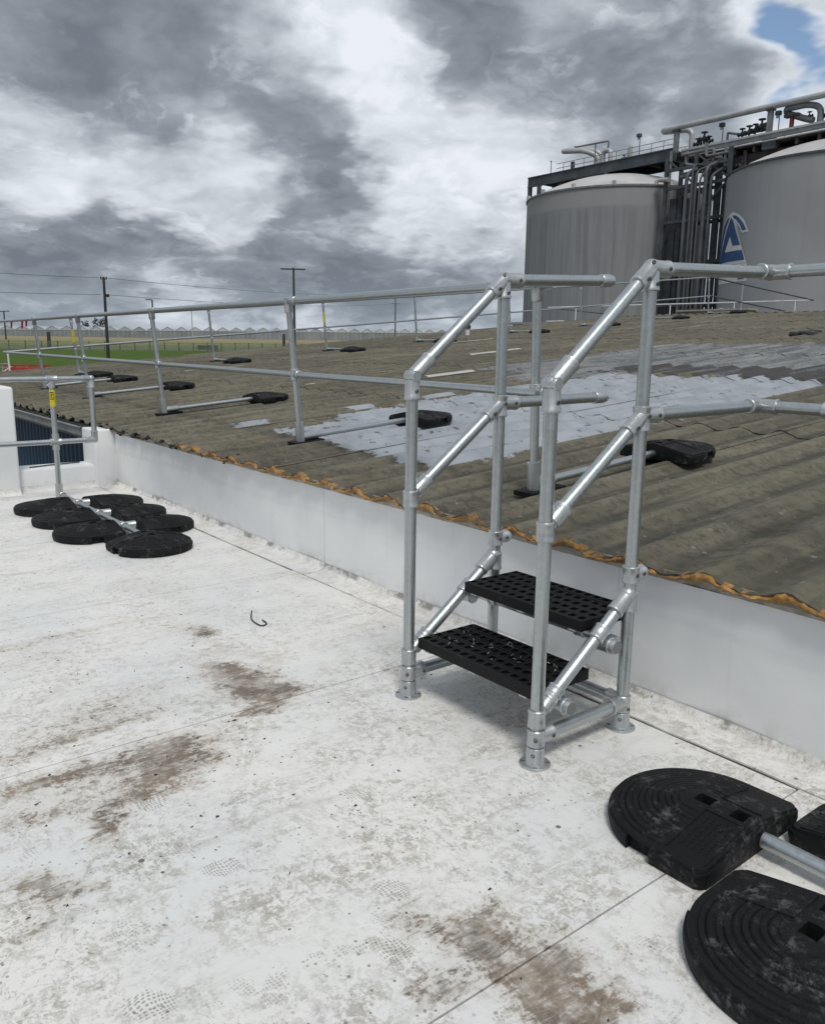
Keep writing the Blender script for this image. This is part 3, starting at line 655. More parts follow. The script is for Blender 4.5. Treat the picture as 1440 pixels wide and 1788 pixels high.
# ------------------------------------------------------------------ ballast weight (shared mesh)
def weight_meshes():
    NA, NR = 112, 90; HW, LEN, CY = .31, .50, .20
    def outline(th):
        dx_, dy_ = cos(th), sin(th)
        if dy_ >= 0: return 1/sqrt((dx_/HW)**2 + (dy_/(LEN-CY))**2)
        tx = HW/abs(dx_) if abs(dx_) > 1e-6 else 9; ty = CY/abs(dy_)
        # slightly clipped corners
        r = min(tx, ty); x, y = r*dx_, r*dy_
        k = abs(x)/HW + abs(y)/CY
        return r*min(1, 1.90/k)
    def top(x, y, r):
        a = min(1, abs(x)/HW); yy = (y-CY)/(LEN-CY) if y > CY else 0
        q = min(1, sqrt(a*a + max(0, yy)**2))
        zz = .118 - .058*q**1.15
        if y > CY-.06 and r > .2 and r < .95:
            g_ = (r*14) % 1
            zz -= .0065*max(0, 1-abs(g_-.5)/.20)*min(1, (y-CY+.06)/.05)
        return zz
    vs = []; fs = []
    angs = [2*pi*k/NA for k in range(NA)]
    rad = [i/NR for i in range(1, NR+1)]
    vs.append((0, CY, .112))
    for r in rad:
        for th in angs:
            R_ = outline(th); x, y = r*R_*cos(th), CY + r*R_*sin(th)
            z = top(x, y, r)
            if r > .975: z -= .012
            vs.append((x, y, z))
    for k in range(NA): fs.append((0, 1+k, 1+(k+1) % NA))
    for i in range(NR-1):
        for k in range(NA):
            a = 1+i*NA; k2 = (k+1) % NA; fs.append((a+k, a+NA+k, a+NA+k2, a+k2))
    b = len(vs)
    for th in angs:
        R_ = outline(th)*1.006; vs.append((R_*cos(th), CY+R_*sin(th), .028))
    b2 = len(vs)
    for th in angs:
        R_ = outline(th)*.985; vs.append((R_*cos(th), CY+R_*sin(th), 0))
    a = 1+(NR-1)*NA
    for k in range(NA):
        k2 = (k+1) % NA; fs.append((a+k, b+k, b+k2, a+k2)); fs.append((b+k, b2+k, b2+k2, b+k2))
    fs.append(tuple(b2+k for k in reversed(range(NA))))
    me = MB().add(vs, fs).mesh('ballast_weight', 'rubber')
    o = link('tmp', me)
    cut = MB()
    cut.box(-.026, .026, .155, .215, .062, .2).box(-.03, .03, .035, .085, .062, .2)
    cut.lathe((0, .262, .065), (0, 0, 1), [(0, .023), (.2, .023)], 16)
    cut.box(-.40, -.275, .19, .285, -.1, .052).box(.275, .40, .19, .285, -.1, .052)
    cm = cut.mesh('cut', 'rubber', smooth=False); co = link('tmp_cut', cm)
    c2 = link('tmp_cut2', MB().lathe((0, -.05, .05), (0, 1, 0), [(0, .036), (.19, .036)], 16).mesh('cut2', 'rubber', smooth=False))
    for k in (co, c2):
        md = o.modifiers.new('b', 'BOOLEAN'); md.operation = 'DIFFERENCE'; md.object = k; md.solver = 'EXACT'
    bpy.context.view_layer.update()
    dg = bpy.context.evaluated_depsgraph_get(); me2 = bpy.data.meshes.new_from_object(o.evaluated_get(dg))
    for k in (o, co, c2): bpy.data.objects.remove(k)
    me2.polygons.foreach_set('use_smooth', [True]*len(me2.polygons)); me2.set_sharp_from_angle(angle=radians(30)); me2.name = 'ballast_weight'
    if not me2.materials: me2.materials.append(M['rubber'])
    # moulded label panel on the flat half
    def tp(x, y): return top(x, y, .1)+.0006
    lp = MB()
    def strip(x0, y0, x1, y1, w, h):
        lp.bar((x0, y0, tp(x0, y0)), (x1, y1, tp(x1, y1)), w, h)
    for q in ((-.27, .155, -.05, .155), (-.05, .155, -.05, .02), (.06, .165, .24, .165), (.06, .02, .06, .165), (-.27, .02, -.05, .02)): strip(*q, .005, .006)
    rr = random.Random(5)
    for row in range(5):
        x = -.235
        while x < -.08:
            w = rr.uniform(.008, .022); strip(x, .128-row*.021, x+w, .128-row*.021+rr.uniform(-.002,.002), .006, .0022); x += w+.007
    lm = lp.mesh('label_panel', 'rubber', smooth=False)
    return me2, lm
W_ME, W_LP = weight_meshes()
WGROUP = 'black rubber ballast weights'
def weight(mat_, label):
    o = link('ballast_weight', W_ME); o.matrix_world = mat_
    tag(o, label, 'ballast weight', WGROUP)
    link('label_panel', W_LP, o)
    return o
def wmat(x, y, z, rot): return Matrix.Translation((x, y, z)) @ Matrix.Rotation(rot, 4, 'Z')
def wroof(x, v, rot, n=.048):
    return Matrix.Translation(RP(x, v, n)) @ Matrix.Rotation(SL, 4, 'X') @ Matrix.Rotation(rot, 4, 'Z')

# ------------------------------------------------------------------ step-over stair
SX0, SX1, SY0, SY1 = -2.823, -2.015, 2.217, 2.749
ZT0, ZT1, ZM0, ZM1, ZS0, ZS1 = 1.472, 1.909, .946, 1.342, .205, .600
sr = thing('step_over_stair', ((SX0+SX1)/2, (SY0+SY1)/2, 0), 'galvanised tube step-over stair with two black treads crossing the white upstand', 'access stair')
fit_list = []
for si, X in enumerate((SX0, SX1)):
    for fi, (Y, ZT) in enumerate(((SY0, ZT0-.03), (SY1, ZT1))):
        MB().tube((X, Y, .01), (X, Y, ZT), TR, 24).build('post', 'galv', sr)
        fl = MB().lathe((X, Y, 0), (0, 0, 1), [(0, .062), (.007, .062), (.010, .058), (.010, .040), (.018, .036), (.072, .035), (.076, .032)], 28)
        fo = fl.build('floor_flange', 'cast', sr)
        for k in range(4):
            an = pi/4+k*pi/2
            screw(fo, (X+.050*cos(an), Y+.050*sin(an), .008), (0, 0, 1))
        screw(fo, (X+.034*sin(.5), Y-.034*cos(.5), .05), (sin(.5), -cos(.5), 0))
    A = lambda z0, z1: (Vector((X, SY1, z1))-Vector((X, SY0, z0))).normalized()
    # braces
    dT = A(ZT0, ZT1); dM = A(ZM0, ZM1); dS = A(ZS0, ZS1)
    MB().tube(Vector((X, SY0, ZT0))+dT*.05, Vector((X, SY1, ZT1))-dT*.03, TR, 24).build('handrail', 'galv', sr)
    MB().tube(Vector((X, SY0, ZM0))+dM*.05, Vector((X, SY1, ZM1))-dM*.03, TR, 24).build('mid_brace', 'galv', sr)
    MB().tube(Vector((X, SY0, ZS0))+dS*.05, Vector((X, SY1, ZS1))-dS*.03, TR, 24).build('stringer', 'galv', sr)
    MB().tube((X, SY0, .115), (X, SY1, .115), TR, 20).build('base_rail', 'galv', sr)
    # top front swivel
    c = Vector((X, SY0, ZT0)); m_ = MB(); socket(m_, (X, SY0, ZT0-.012), (0, 0, -1), .085)
    m_.sphere(c+Vector((0, 0, .004)), .030); m_.lathe(c+Vector((-.034, 0, .004)), (1, 0, 0), [(0, .022), (.004, .025), (.064, .025), (.068, .022)], 20)
    socket(m_, c+dT*.012, dT, .115); fo = m_.build('swivel_fitting', 'cast', sr)
    screw(fo, c+dT*.085+Vector((-.034, 0, 0)), (-1, 0, 0)); screw(fo, c+Vector((-.036, 0, .004)), (-1, 0, 0)); screw(fo, c+Vector((.034, 0, -.06)), (1, 0, 0))
    # top back three-way elbow
    c = Vector((X, SY1, ZT1)); m_ = MB().sphere(c, .0355, 20, 12); socket(m_, c, (0, 0, -1), .085); socket(m_, c, (0, 1, 0), .105); socket(m_, c, -dT, .105)
    fo = m_.build('elbow_fitting', 'cast', sr)
    screw(fo, c+Vector((.035, .075, 0)), (1, 0, 0)); screw(fo, c+Vector((.034, 0, -.06)), (1, 0, 0)); screw(fo, c-dT*.07+Vector((.035, 0, 0)), (1, 0, 0)); screw(fo, c+Vector((.025, -.02, .02)), (1, -.6, .6))
    # mid back cross
    c = Vector((X, SY1, ZM1)); m_ = MB(); sleeve(m_, c-Vector((0, 0, .012)), (0, 0, 1), .10); socket(m_, c, (0, 1, 0), .105); socket(m_, c, -dM, .11); m_.sphere(c, .0355, 18, 10)
    fo = m_.build('cross_fitting', 'cast', sr)
    screw(fo, c+Vector((.035, .075, 0)), (1, 0, 0)); screw(fo, c+Vector((.035, .005, 0)), (1, 0, 0)); screw(fo, c-dM*.075+Vector((.034, 0, 0)), (1, 0, 0))
    # mid front collar with swivel
    c = Vector((X, SY0, ZM0)); m_ = MB(); sleeve(m_, c-Vector((0, 0, .01)), (0, 0, 1), .075); m_.sphere(c+dM*.035, .028, 16, 9); socket(m_, c+dM*.035, dM, .085)
    m_.build('swivel_fitting', 'cast', sr)
    # low front: base tee and stringer swivel
    c = Vector((X, SY0, .115)); m_ = MB(); sleeve(m_, c, (0, 0, 1), .068); socket(m_, c, (0, 1, 0), .085); fo = m_.build('base_tee', 'cast', sr)
    screw(fo, c+Vector((.034, .065, 0)), (1, 0, 0)); screw(fo, c+Vector((.024, -.026, 0)), (.8, -.8, 0))
    c = Vector((X, SY0, ZS0)); m_ = MB(); sleeve(m_, c-Vector((0, 0, .01)), (0, 0, 1), .072); m_.sphere(c+dS*.036, .028, 16, 9); socket(m_, c+dS*.036, dS, .08); m_.build('swivel_fitting', 'cast', sr)
    # back low: tee with rails
    c = Vector((X, SY1, .115)); m_ = MB(); sleeve(m_, c, (0, 0, 1), .075); socket(m_, c, (0, -1, 0), .085); socket(m_, c+Vector((0, 0, .004)), (1 if si == 0 else -1, 0, 0), .08)
    fo = m_.build('base_tee', 'cast', sr); screw(fo, c+Vector((.034, 0, -.02)), (1, 0, 0))
    # stringer head and stub clamp above it
    c = Vector((X, SY1, ZS1)); m_ = MB(); sleeve(m_, c-Vector((0, 0, .03)), (0, 0, 1), .085); m_.sphere(c+Vector((0, -.012, 0)), .036, 18, 10); socket(m_, c+Vector((0, -.01, 0)), -dS, .105); m_.build('elbow_fitting', 'cast', sr)
    c = Vector((X, SY1, .685)); m_ = MB(); sleeve(m_, c, (0, 0, 1), .072); socket(m_, c, (0, 1, 0), .075, .030); fo = m_.build('stub_clamp', 'cast', sr)
    MB().lathe(c+Vector((0, .07, 0)), (0, 1, 0), [(0, .026), (.012, .026), (.02, .022), (.024, .012)], 18).build('end_plug', 'gutter', sr)
    screw(fo, c+Vector((.031, .05, 0)), (1, 0, 0)); screw(fo, c+Vector((.034, 0, 0)), (1, 0, 0))
    # clamps where the tread supports cross under the stringer
    for yy in (2.305, 2.565):
        zz = ZS0 + (yy-SY0)*(ZS1-ZS0)/(SY1-SY0); c = Vector((X, yy, zz)); nrm = Vector((0, dS.z, -dS.y))
        m_ = MB(); sleeve(m_, c, dS, .066); s_ = c + nrm*.058; sg = 1 if si else -1
        sleeve(m_, s_+Vector((sg*.012, 0, 0)), (1, 0, 0), .062); m_.tube(c+nrm*.02, s_-nrm*.015, .022, 14)
        fo = m_.build('cross_clamp', 'cast', sr)
        MB().lathe(s_+Vector((sg*.047, 0, 0)), (sg, 0, 0), [(-.01, .029), (.012, .031), (.020, .0285), (.0205, .027)], 22).build('end_plug', 'cast', sr)
        MB().lathe(s_+Vector((sg*.0675, 0, 0)), (sg, 0, 0), [(0, .0265), (.002, .0265)], 22).build('end_plug', 'pipe_dark', sr)
MB().tube((SX0, SY1, .119), (SX1, SY1, .119), TR, 20).build('base_rail', 'galv', sr)
# treads
NP_ = 14
def slat_mesh():
    m_ = MB(); L = .71; Wd = .0655; H = .045
    m_.add([(0, 0, 0), (L, 0, 0), (L, Wd, 0), (0, Wd, 0), (0, 0, H), (L, 0, H), (L, Wd, H), (0, Wd, H)], [(0, 3, 2, 1), (0, 1, 5, 4), (2, 3, 7, 6), (1, 2, 6, 5), (3, 0, 4, 7)])
    c = L/NP_
    for i in range(NP_):
        x0 = i*c; o_ = [(x0, 0), (x0+c, 0), (x0+c, Wd), (x0, Wd)]; ix, iy = .010, .015
        q = [(x0+ix, iy), (x0+c-ix, iy), (x0+c-ix, Wd-iy), (x0+ix, Wd-iy)]
        vs = [(*a, H) for a in o_] + [(*a, H+.003) for a in q] + [(*a, H-.008) for a in q]
        fs = []
        for k in range(4):
            k2 = (k+1) % 4; fs += [(k, k2, 4+k2, 4+k), (4+k, 4+k2, 8+k2, 8+k)]
        fs.append((8, 9, 10, 11)); m_.add(vs, fs)
    return m_.mesh('slat', 'tread', smooth=False)
SLAT = slat_mesh()
for (y0, zt) in ((2.232, .292), (2.510, .512)):
    yy = y0+.075; zs = ZS0+(yy-SY0)*(ZS1-ZS0)/(SY1-SY0)
    nrm = Vector((0, dS.z, -dS.y)); s_ = Vector((0, yy, zs)) + nrm*.058
    MB().tube((SX0-.05, s_.y, s_.z), (SX1+.05, s_.y, s_.z), .024, 20).build('tread_support', 'galv', sr)
    for xx in (-2.72, -2.42, -2.12): MB().box(xx-.02, xx+.02, y0+.01, y0+.335, zt-.056, zt-.046).build('tread_bracket', 'cast', sr, False)
    for xx in (-2.68, -2.15): sleeve(MB(), (xx, s_.y, s_.z), (1, 0, 0), .05, .030).build('support_collar', 'cast', sr)
    for k in range(5):
        o = link('slat', SLAT, sr); o.location = Vector((-2.774, y0+k*.0695, zt-.045))-woff(sr); o.rotation_euler = (random.uniform(-.012, .012), random.uniform(-.003, .003), 0)
# top and middle extension rails
RY2 = 3.62
ZR = {ZT1: ZT1+.038, ZM1: ZM1+.010}
for zz in (ZT1, ZM1):
    ze_ = ZR[zz]
    MB().tube((SX0, SY1+.03, zz), (SX0, 3.50, ze_), TR, 24).build('extension_rail', 'galv', sr)
    MB().lathe((SX0, 3.43, zz+(ze_-zz)*.9), (0, 1, (ze_-zz)/.75), [(0, .030), (.004, .033), (.07, .033), (.09, .028), (.098, .014)], 20).build('end_cap', 'cast', sr)
    MB().tube((SX1, SY1+.03, zz), (SX1, RY2, ze_), TR, 24).build('extension_rail', 'galv', sr)

# right-hand guardrail tied to the stair
gr = thing('guardrail', (-.6, RY2, .75), 'galvanised guardrail with two rails leaving the stair towards the right edge', 'guardrail', 'galvanised guardrails')
for zz in (ZR[ZT1], ZR[ZM1]):
    m_ = MB(); c = Vector((SX1, RY2, zz)); m_.sphere(c, .036, 18, 10); socket(m_, c, (0, -1, 0), .085); socket(m_, c, (1, 0, 0), .10); m_.build('elbow_fitting', 'cast', gr)
    MB().tube((SX1+.03, RY2, zz), (3.5, RY2, zz), TR, 22).build('rail', 'galv', gr)
    m_ = MB(); sleeve(m_, (-1.66 if zz < 1.5 else -1.2, RY2, zz), (1, 0, 0), .10); m_.build('coupling', 'cast', gr)
for xx, wlab in ((-.45, 'black rubber ballast weight on the corrugated roof just beyond the right edge'), (2.4, 'black rubber ballast weight on the corrugated roof farthest right, well outside the view')):
    b0 = RP(xx, .6, .05); MB().tube(b0, (xx, RY2, ZT1), TR, 18).build('post', 'galv', gr)
    MB().tube(b0+Vector((0, 0, .05)), RP(xx, 1.95, .10), TR, 16).build('foot_arm', 'galv', gr)
    weight(wroof(xx, 1.85, 0), wlab)

# ------------------------------------------------------------------ roof guardrails
GR_ = .0270
def foot(parent, b, up, arm, x, v):
    m_ = MB(); c = b
    m_.tube(c+up*.03, c+up*.20, .040, 16); q = arm.normalized()
    m_.lathe(c+up*.065, q, [(0, .036), (.17, .036), (.175, .032)], 16)
    m_.build('foot_fitting', 'cast', parent)
    m_ = MB(); sd_ = q.cross(up)
    pts = [c + q*a_ + sd_*b_ + up*h for h in (.0, .03) for (a_, b_) in ((-.09, -.085), (.20, -.085), (.20, .085), (-.09, .085))]
    m_.add(pts, [(3, 2, 1, 0), (4, 5, 6, 7), (0, 1, 5, 4), (1, 2, 6, 5), (2, 3, 7, 6), (3, 0, 4, 7)]); m_.build('rubber_foot', 'rubber', parent)
UP = Vector((0, -sin(SL), cos(SL))); VD = Vector((0, cos(SL), sin(SL)))
g1 = thing('guardrail', RP(-9, .7, 0), 'galvanised guardrail along the eave of the corrugated roof behind the upstand', 'guardrail', 'galvanised guardrails')
def nearv(x): return .63 + .030*(-3.45-x)
H = 1.285; HM = .655
near = [-3.45, -6.40, -9.85, -13.10, -15.95]
for i, x in enumerate(near):
    v = nearv(x); b = RP(x, v, .03); topv = UP if i else Vector((0, -.035, 1)).normalized()
    MB().tube(b+UP*.05, b+topv*(H-.03), GR_, 18).build('post', 'galv', g1)
    foot(g1, b, UP, VD, x, v)
    MB().tube(b+UP*.065+VD*.05, b+UP*.065+VD*1.42, GR_*.95, 16).build('foot_arm', 'galv', g1)
    m_ = MB(); sleeve(m_, b+topv*(HM-.03), topv, .10, .036); socket(m_, b+topv*(HM-.03)+Vector((-.04, 0, 0)), (1, 0, 0), .12, .035)
    m_.build('rail_fitting', 'cast', g1); m_ = MB()
    m_.lathe(b+topv*(H-.13), topv, [(0, .034), (.004, .037), (.10, .037), (.125, .036), (.13, .03)], 18)
    m_.lathe(b+topv*(H-.03)+Vector((.03, .0, 0)), (1, 0, 0), [(0, .033), (.004, .036), (.10, .036), (.104, .032)], 16)
    m_.build('rail_fitting', 'cast', g1)
xc = -19.15
for hh, r_ in ((H, GR_), (HM, GR_*.95)):
    pts = [RP(x, nearv(x), hh) for x in (-3.40, xc)]
    MB().tube(pts[0], pts[1], r_, 18).build('top_rail' if hh == H else 'mid_rail', 'galv', g1)
wl = ['black rubber ballast weight seen between the two right posts of the step-over stair', 'black rubber ballast weight lying on the silver paint left of the stair', 'black rubber ballast weight on the roof right below the light column with the cross arm',
      'black rubber ballast weight on the roof under the second eave post from the left column', 'black rubber ballast weight on the roof just above the corner elbow of the left handrail']
for x, l in zip(near, wl): weight(wroof(x, nearv(x)+1.20, 0, .05), l)

g2 = thing('guardrail', RP(xc, 12, 0), 'galvanised guardrail climbing the far gable side of the corrugated roof to its ridge', 'guardrail', 'galvanised guardrails')
def vy(y): return (y-EY)/cos(SL)
def Hh(y): return 1.26+.0065*(y-3)
ver = [5.6, 8.84, 12.1, 15.2, 19.0, 22.4, 26.3, 30.0]
wl2 = ['small black ballast weight low on the gable side, behind the first yellow-tagged post', 'small black ballast weight on the gable side under the small grey sign in the field', 'small black ballast weight on the gable side right of the tall light column',
       'small black ballast weight on the roof seen just left of the stair handrail', 'small black ballast weight on the roof seen between the two left stair posts tops', 'small black ballast weight on the roof partly behind the sloping right stair handrail',
       'small black ballast weight near the ridge right of the tallest stair post', 'small black ballast weight on the ridge in front of the brown masonry block']
for y, l in zip(ver, wl2):
    v = vy(y); b = RP(xc, v, .03); h = Hh(y)
    MB().tube(b+UP*.05, b+UP*(h-.03), GR_, 12).build('post', 'galv', g2)
    foot(g2, b, UP, Vector((1, 0, 0)), xc, v)
    MB().tube(b+UP*.065+Vector((.05, 0, 0)), b+UP*.065+Vector((1.25, 0, 0)), GR_*.95, 12).build('foot_arm', 'galv', g2)
    m_ = MB(); sleeve(m_, b+UP*(h/2-.03), UP, .10, .036, 12); m_.build('rail_fitting', 'cast', g2); m_ = MB(); sleeve(m_, b+UP*(h-.08), UP, .11, .037, 12); m_.build('rail_fitting', 'cast', g2)
    weight(wroof(xc+1.1, v, -pi/2, .05), l)
for y in (5.6, 12.1):
    b = RP(xc, vy(y), .03); h = Hh(y)
    MB().tube(b+UP*(h*.5+.08), b+UP*(h*.5+.36), GR_+.003, 12, False).build('yellow_tag', 'yellow', g2)
for k, nm in ((1, 'top_rail'), (.5, 'mid_rail')):
    MB().path([RP(xc, nearv(xc), H if k == 1 else HM), RP(xc, vy(12), Hh(12)*k), RP(xc, vy(22), Hh(22)*k), RP(xc, vy(30.1), Hh(30)*k+.02)], GR_*(1 if k == 1 else .9), 12).build(nm, 'galv', g2)
    e1 = Vector((xc, 38.4, 3.93)) if k == 1 else Vector((xc, 38.4, 3.2))
    MB().path([RP(xc, vy(30.1), Hh(30)*k+.02), e1], GR_*1.1, 12).build(nm, 'steel', g2)
for y in (32.35, 35.64):
    q = (y-30.1)/8.3; z1 = RP(xc, vy(30.1), Hh(30)).z*(1-q)+3.93*q
    MB().tube((xc, y, RZ-(y-RY)*.07), (xc, y, z1), GR_, 12).build('post', 'galv', g2)
g3 = thing('guardrail', (-27, 38.4, 3.2), 'thin white railing standing behind the shed ridge in front of the left tank', 'guardrail')
MB().tube((xc, 38.4, 3.93), (-35.5, 38.4, 4.07), .03, 10).build('top_rail', 'white', g3)
for x in (-20.0, -23.1, -26.8, -30.1, -33.3): MB().tube((x, 38.4, 2.3 if x > -23.5 else 3.2), (x, 38.4, 3.95), .03, 10).build('post', 'white', g3)
MB().path([(-34.2, 38.4, 3.24), (-35.6, 38.4, 3.24)], .03, 8).build('kick_rail', 'white', g3)
MB().path([(-34.6, 38.5, 3.95), (-30.9, 38.9, 3.55)], .03, 8).build('sloping_brace', 'steel', g3)

# red cloths tied to the rail
for i, (x, w, hh) in enumerate(((-16.45, .13, .10), (-16.8, .15, .13), (-17.75, .14, .11))):
    c = RP(x, nearv(x), H-.03); m_ = MB(); m_.grid(lambda s, t: c + Vector(((s-.5)*w*(1-.5*t), .012*sin(s*9+t*4)-.03, -t*hh)), 6, 5); m_.grid(lambda s, t: c + Vector(((s-.5)*w*(1-.5*t), .012*sin(s*9+t*4)-.026, -t*hh)), 6, 5, True)
    tag(m_.build('red_cloth', 'redcloth'), ['red cloth pennant tied under the top rail nearest to the corner post', 'red cloth pennant hanging under the top rail, middle of the three', 'red cloth pennant hanging from the top rail at the left edge'][i], 'pennant', 'red pennants on the roof rail')

# ------------------------------------------------------------------ left handrail with its ballast
g4 = thing('guardrail', (-8.82, 2.3, 0), 'short galvanised handrail with a yellow-tagged post standing by the white parapet', 'guardrail', 'galvanised guardrails')
LX, LY = -8.82, 2.30
MB().tube((LX, LY, .05), (LX, LY, 1.235), TR, 20).build('post', 'galv', g4)
MB().tube((LX, .2, .05), (LX, .2, 1.235), TR, 16).build('post', 'galv', g4)
m_ = MB(); sleeve(m_, (LX, LY, .085), (0, 0, 1), .15, .037); m_.lathe((LX, LY, .0), (0, 0, 1), [(0, .05), (.02, .05)], 18); socket(m_, (LX, LY, .055), (1, 0, 0), .12, .036); m_.build('foot_fitting', 'cast', g4)
for zz in (1.235, .60):
    MB().tube((LX, -3, zz), (LX, 2.69, zz), TR, 20).build('rail', 'galv', g4)
    m_ = MB(); c = Vector((LX, 2.69, zz)); m_.sphere(c, .035, 16, 10); socket(m_, c, (0, -1, 0), .095); socket(m_, c, (0, 0, -1 if zz > 1 else 1), .095); m_.build('elbow_fitting', 'cast', g4)
    m_ = MB(); sleeve(m_, (LX, LY, zz), (0, 1, 0), .11); m_.lathe((LX, LY, zz-.085), (0, 0, 1), [(0, .034), (.06, .034)], 18)
    if zz < 1: m_.lathe((LX, LY, zz+.02), (0, 0, 1), [(0, .034), (.06, .034)], 18)
    m_.build('cross_fitting', 'cast', g4)
MB().tube((LX, 2.69, .60), (LX, 2.69, 1.235), TR, 20).build('return_post', 'galv', g4)
tg = MB().lathe((LX, LY, .96), (0, 0, 1), [(0, TR+.0025), (.165, TR+.0025)], 20, False, False).build('yellow_tag', 'yellow', g4)
m_ = MB()
for (z0, z1, a0, a1) in ((1.03, 1.04, -1.1, .1), (1.095, 1.105, -1.1, .1), (1.03, 1.105, -1.1, -.95), (1.03, 1.105, -.05, .1), (1.05, 1.085, -.7, -.55), (1.07, 1.085, -.6, -.3), (1.05, 1.06, -.6, -.3)):
    # printed symbol wrapped on the tag, facing the camera
    m_.grid(lambda s, t: (LX+(TR+.0035)*cos(a0+(a1-a0)*s), LY+(TR+.0035)*sin(a0+(a1-a0)*s), z0+(z1-z0)*t), 4, 1)
m_.build('tag_symbol', 'black', tg)
MB().tube((LX, LY, .055), (-6.48, 2.315, .055), TR, 18).build('ballast_tube', 'galv', g4)
for xx in (-8.22, -7.60, -6.95):
    m_ = MB(); sleeve(m_, (xx, 2.31, .055), (1, 0, 0), .075, .036); socket(m_, (xx, 2.31, .055), (0, 1, 0), .12, .035); socket(m_, (xx, 2.31, .055), (0, -1, 0), .10, .034)
    m_.lathe((xx, 2.31, .055), (0, 1, 0), [(-.2, .0255), (.2, .0255)], 14); m_.build('tee_fitting', 'cast', g4)
for xx, yy, rot, l in ((-8.24, 2.235, pi, 'left row, farthest of three, nearest the parapet'), (-7.60, 2.235, pi, 'left row, middle one by the white parapet'), (-6.93, 2.235, pi, 'left row, nearest of three, dusty top'),
                       (-8.16, 2.415, 0, 'right row, farthest of three, beside the upstand corner'), (-7.56, 2.415, 0, 'right row, middle weight beside the upstand'), (-6.93, 2.415, 0, 'right row, nearest of three beside the upstand')):
    weight(wmat(xx, yy, .004, rot + random.uniform(-.03, .03)), 'round-ended black rubber weight, ' + l)
weight(wmat(-6.42, 2.29, .004, -pi/2), 'black rubber weight capping the end of the left ballast tube, nearest in its group')

# foreground ballast
g5 = thing('guardrail', (.9, 2.375, 0), 'galvanised ballast tube on the white roof at the lower right between black weights', 'guardrail', 'galvanised guardrails')
MB().tube((-1.16, 2.375, .055), (1.1, 2.375, .055), TR, 22).build('ballast_tube', 'galv', g5)
MB().tube((1.1, 2.375, .03), (1.1, 2.375, 1.3), TR, 20).build('post', 'galv', g5)
m_ = MB(); sleeve(m_, (-.45, 2.375, .055), (1, 0, 0), .08, .036); socket(m_, (-.45, 2.375, .055), (0, 1, 0), .12); socket(m_, (-.45, 2.375, .055), (0, -1, 0), .12); m_.build('tee_fitting', 'cast', g5)
weight(wmat(-1.170, 2.348, .002, pi/2+.02), 'black rubber ballast weight nearest the stair with a moulded text panel')
weight(wmat(-.825, 2.180, .002, pi+.02), 'large dusty black rubber weight cut off by the lower right corner of the view')
weight(wmat(-.842, 2.492, .002, .0), 'black rubber ballast weight cut off by the right edge, beyond the steel tube')

# ------------------------------------------------------------------ tanks
TK1, TK2, TY, TRD = -62.33, -37.05, 78.0, 10.09
TZ1, DZ1 = 17.85, 20.5
def tank(cx, m, label, TZ1=17.85, DZ1=20.5):
    t_ = thing('storage_tank', (cx, TY, -3), label, 'tank', 'large storage tanks')
    MB().lathe((cx, TY, -3.2), (0, 0, 1), [(0, TRD), (TZ1+3.2, TRD)], 128, False, False).build('shell', m, t_)
    pr = [(0, TRD+.12), (.18, TRD+.12)]
    MB().lathe((cx, TY, TZ1-.09), (0, 0, 1), pr+[(.2, TRD-.3)], 128, False, False).build('rim', 'steel' if m == 'tank2' else 'pipe_dark', t_)
    R_ = TRD-.02; h = DZ1-TZ1; dp = [(h*(1-(1-i/14)**0 * ((1-i/14)**2)), max(.02, R_*(1-i/14))) for i in range(15)]
    dp = [(TZ1+.05+h*(1-(q*q)), max(.03, R_*q)) for q in [1-i/14 for i in range(15)]]
    MB().lathe((cx, TY, 0), (0, 0, 1), dp, 96, False, True).build('dome_roof', 'dome', t_)
    return t_
T1 = tank(TK1, 'tank', 'grey storage tank with dark vertical streaks and a shallow pale dome, the left one')
T2 = tank(TK2, 'tank2', 'paler grey storage tank with a blue letter logo, cut by the right edge', 17.25, 19.9)
# pipe, vent and lugs on the left tank
MB().path([(-52.6, 73.7, 21), (-52.75, 73.75, 12.6)], .16, 10).build('downpipe', 'pipe_dark', T1)
MB().box(-53.05, -52.45, 73.4, 73.9, 12.3, 12.6).build('pipe_shoe', 'steel', T1)
MB().tube((-62.5, 76.0, 20.2), (-62.55, 76.0, 21.5), .22, 12).build('vent_stub', 'dome', T1)
for an in range(-150, 60, 24):
    a = radians(an); MB().box(TK1+TRD*cos(a)-.15, TK1+TRD*cos(a)+.15, TY+TRD*sin(a)-.15, TY+TRD*sin(a)+.15, TZ1, TZ1+.45).build('lug', 'dome', T1, False)
# logo: flat shapes (theta deg, z) wrapped onto the tank skin
def logo(polys, m, rr, name):
    bm = bmesh.new()
    for po in polys:
        bm.faces.new([bm.verts.new((x, 0, z)) for x, z in po])
    bmesh.ops.triangulate(bm, faces=bm.faces[:])
    x = -66
    while x < -10:
        bmesh.ops.bisect_plane(bm, geom=bm.verts[:]+bm.edges[:]+bm.faces[:], plane_co=(x, 0, 0), plane_no=(1, 0, 0)); x += 2
    bm.verts.index_update(); vs = []; fs = []
    for v in bm.verts:
        a = radians(v.co.x); vs.append((TK2+rr*sin(a), TY-rr*cos(a), v.co.z))
    for f in bm.faces: fs.append(tuple(v.index for v in f.verts))
    bm.free(); return MB().add(vs, fs).build(name, m, T2, True, 60)
def arc(cx, cz, rx, rz, a0, a1, n=16): return [(cx+rx*cos(radians(a0+(a1-a0)*i/n)), cz+rz*sin(radians(a0+(a1-a0)*i/n))) for i in range(n+1)]
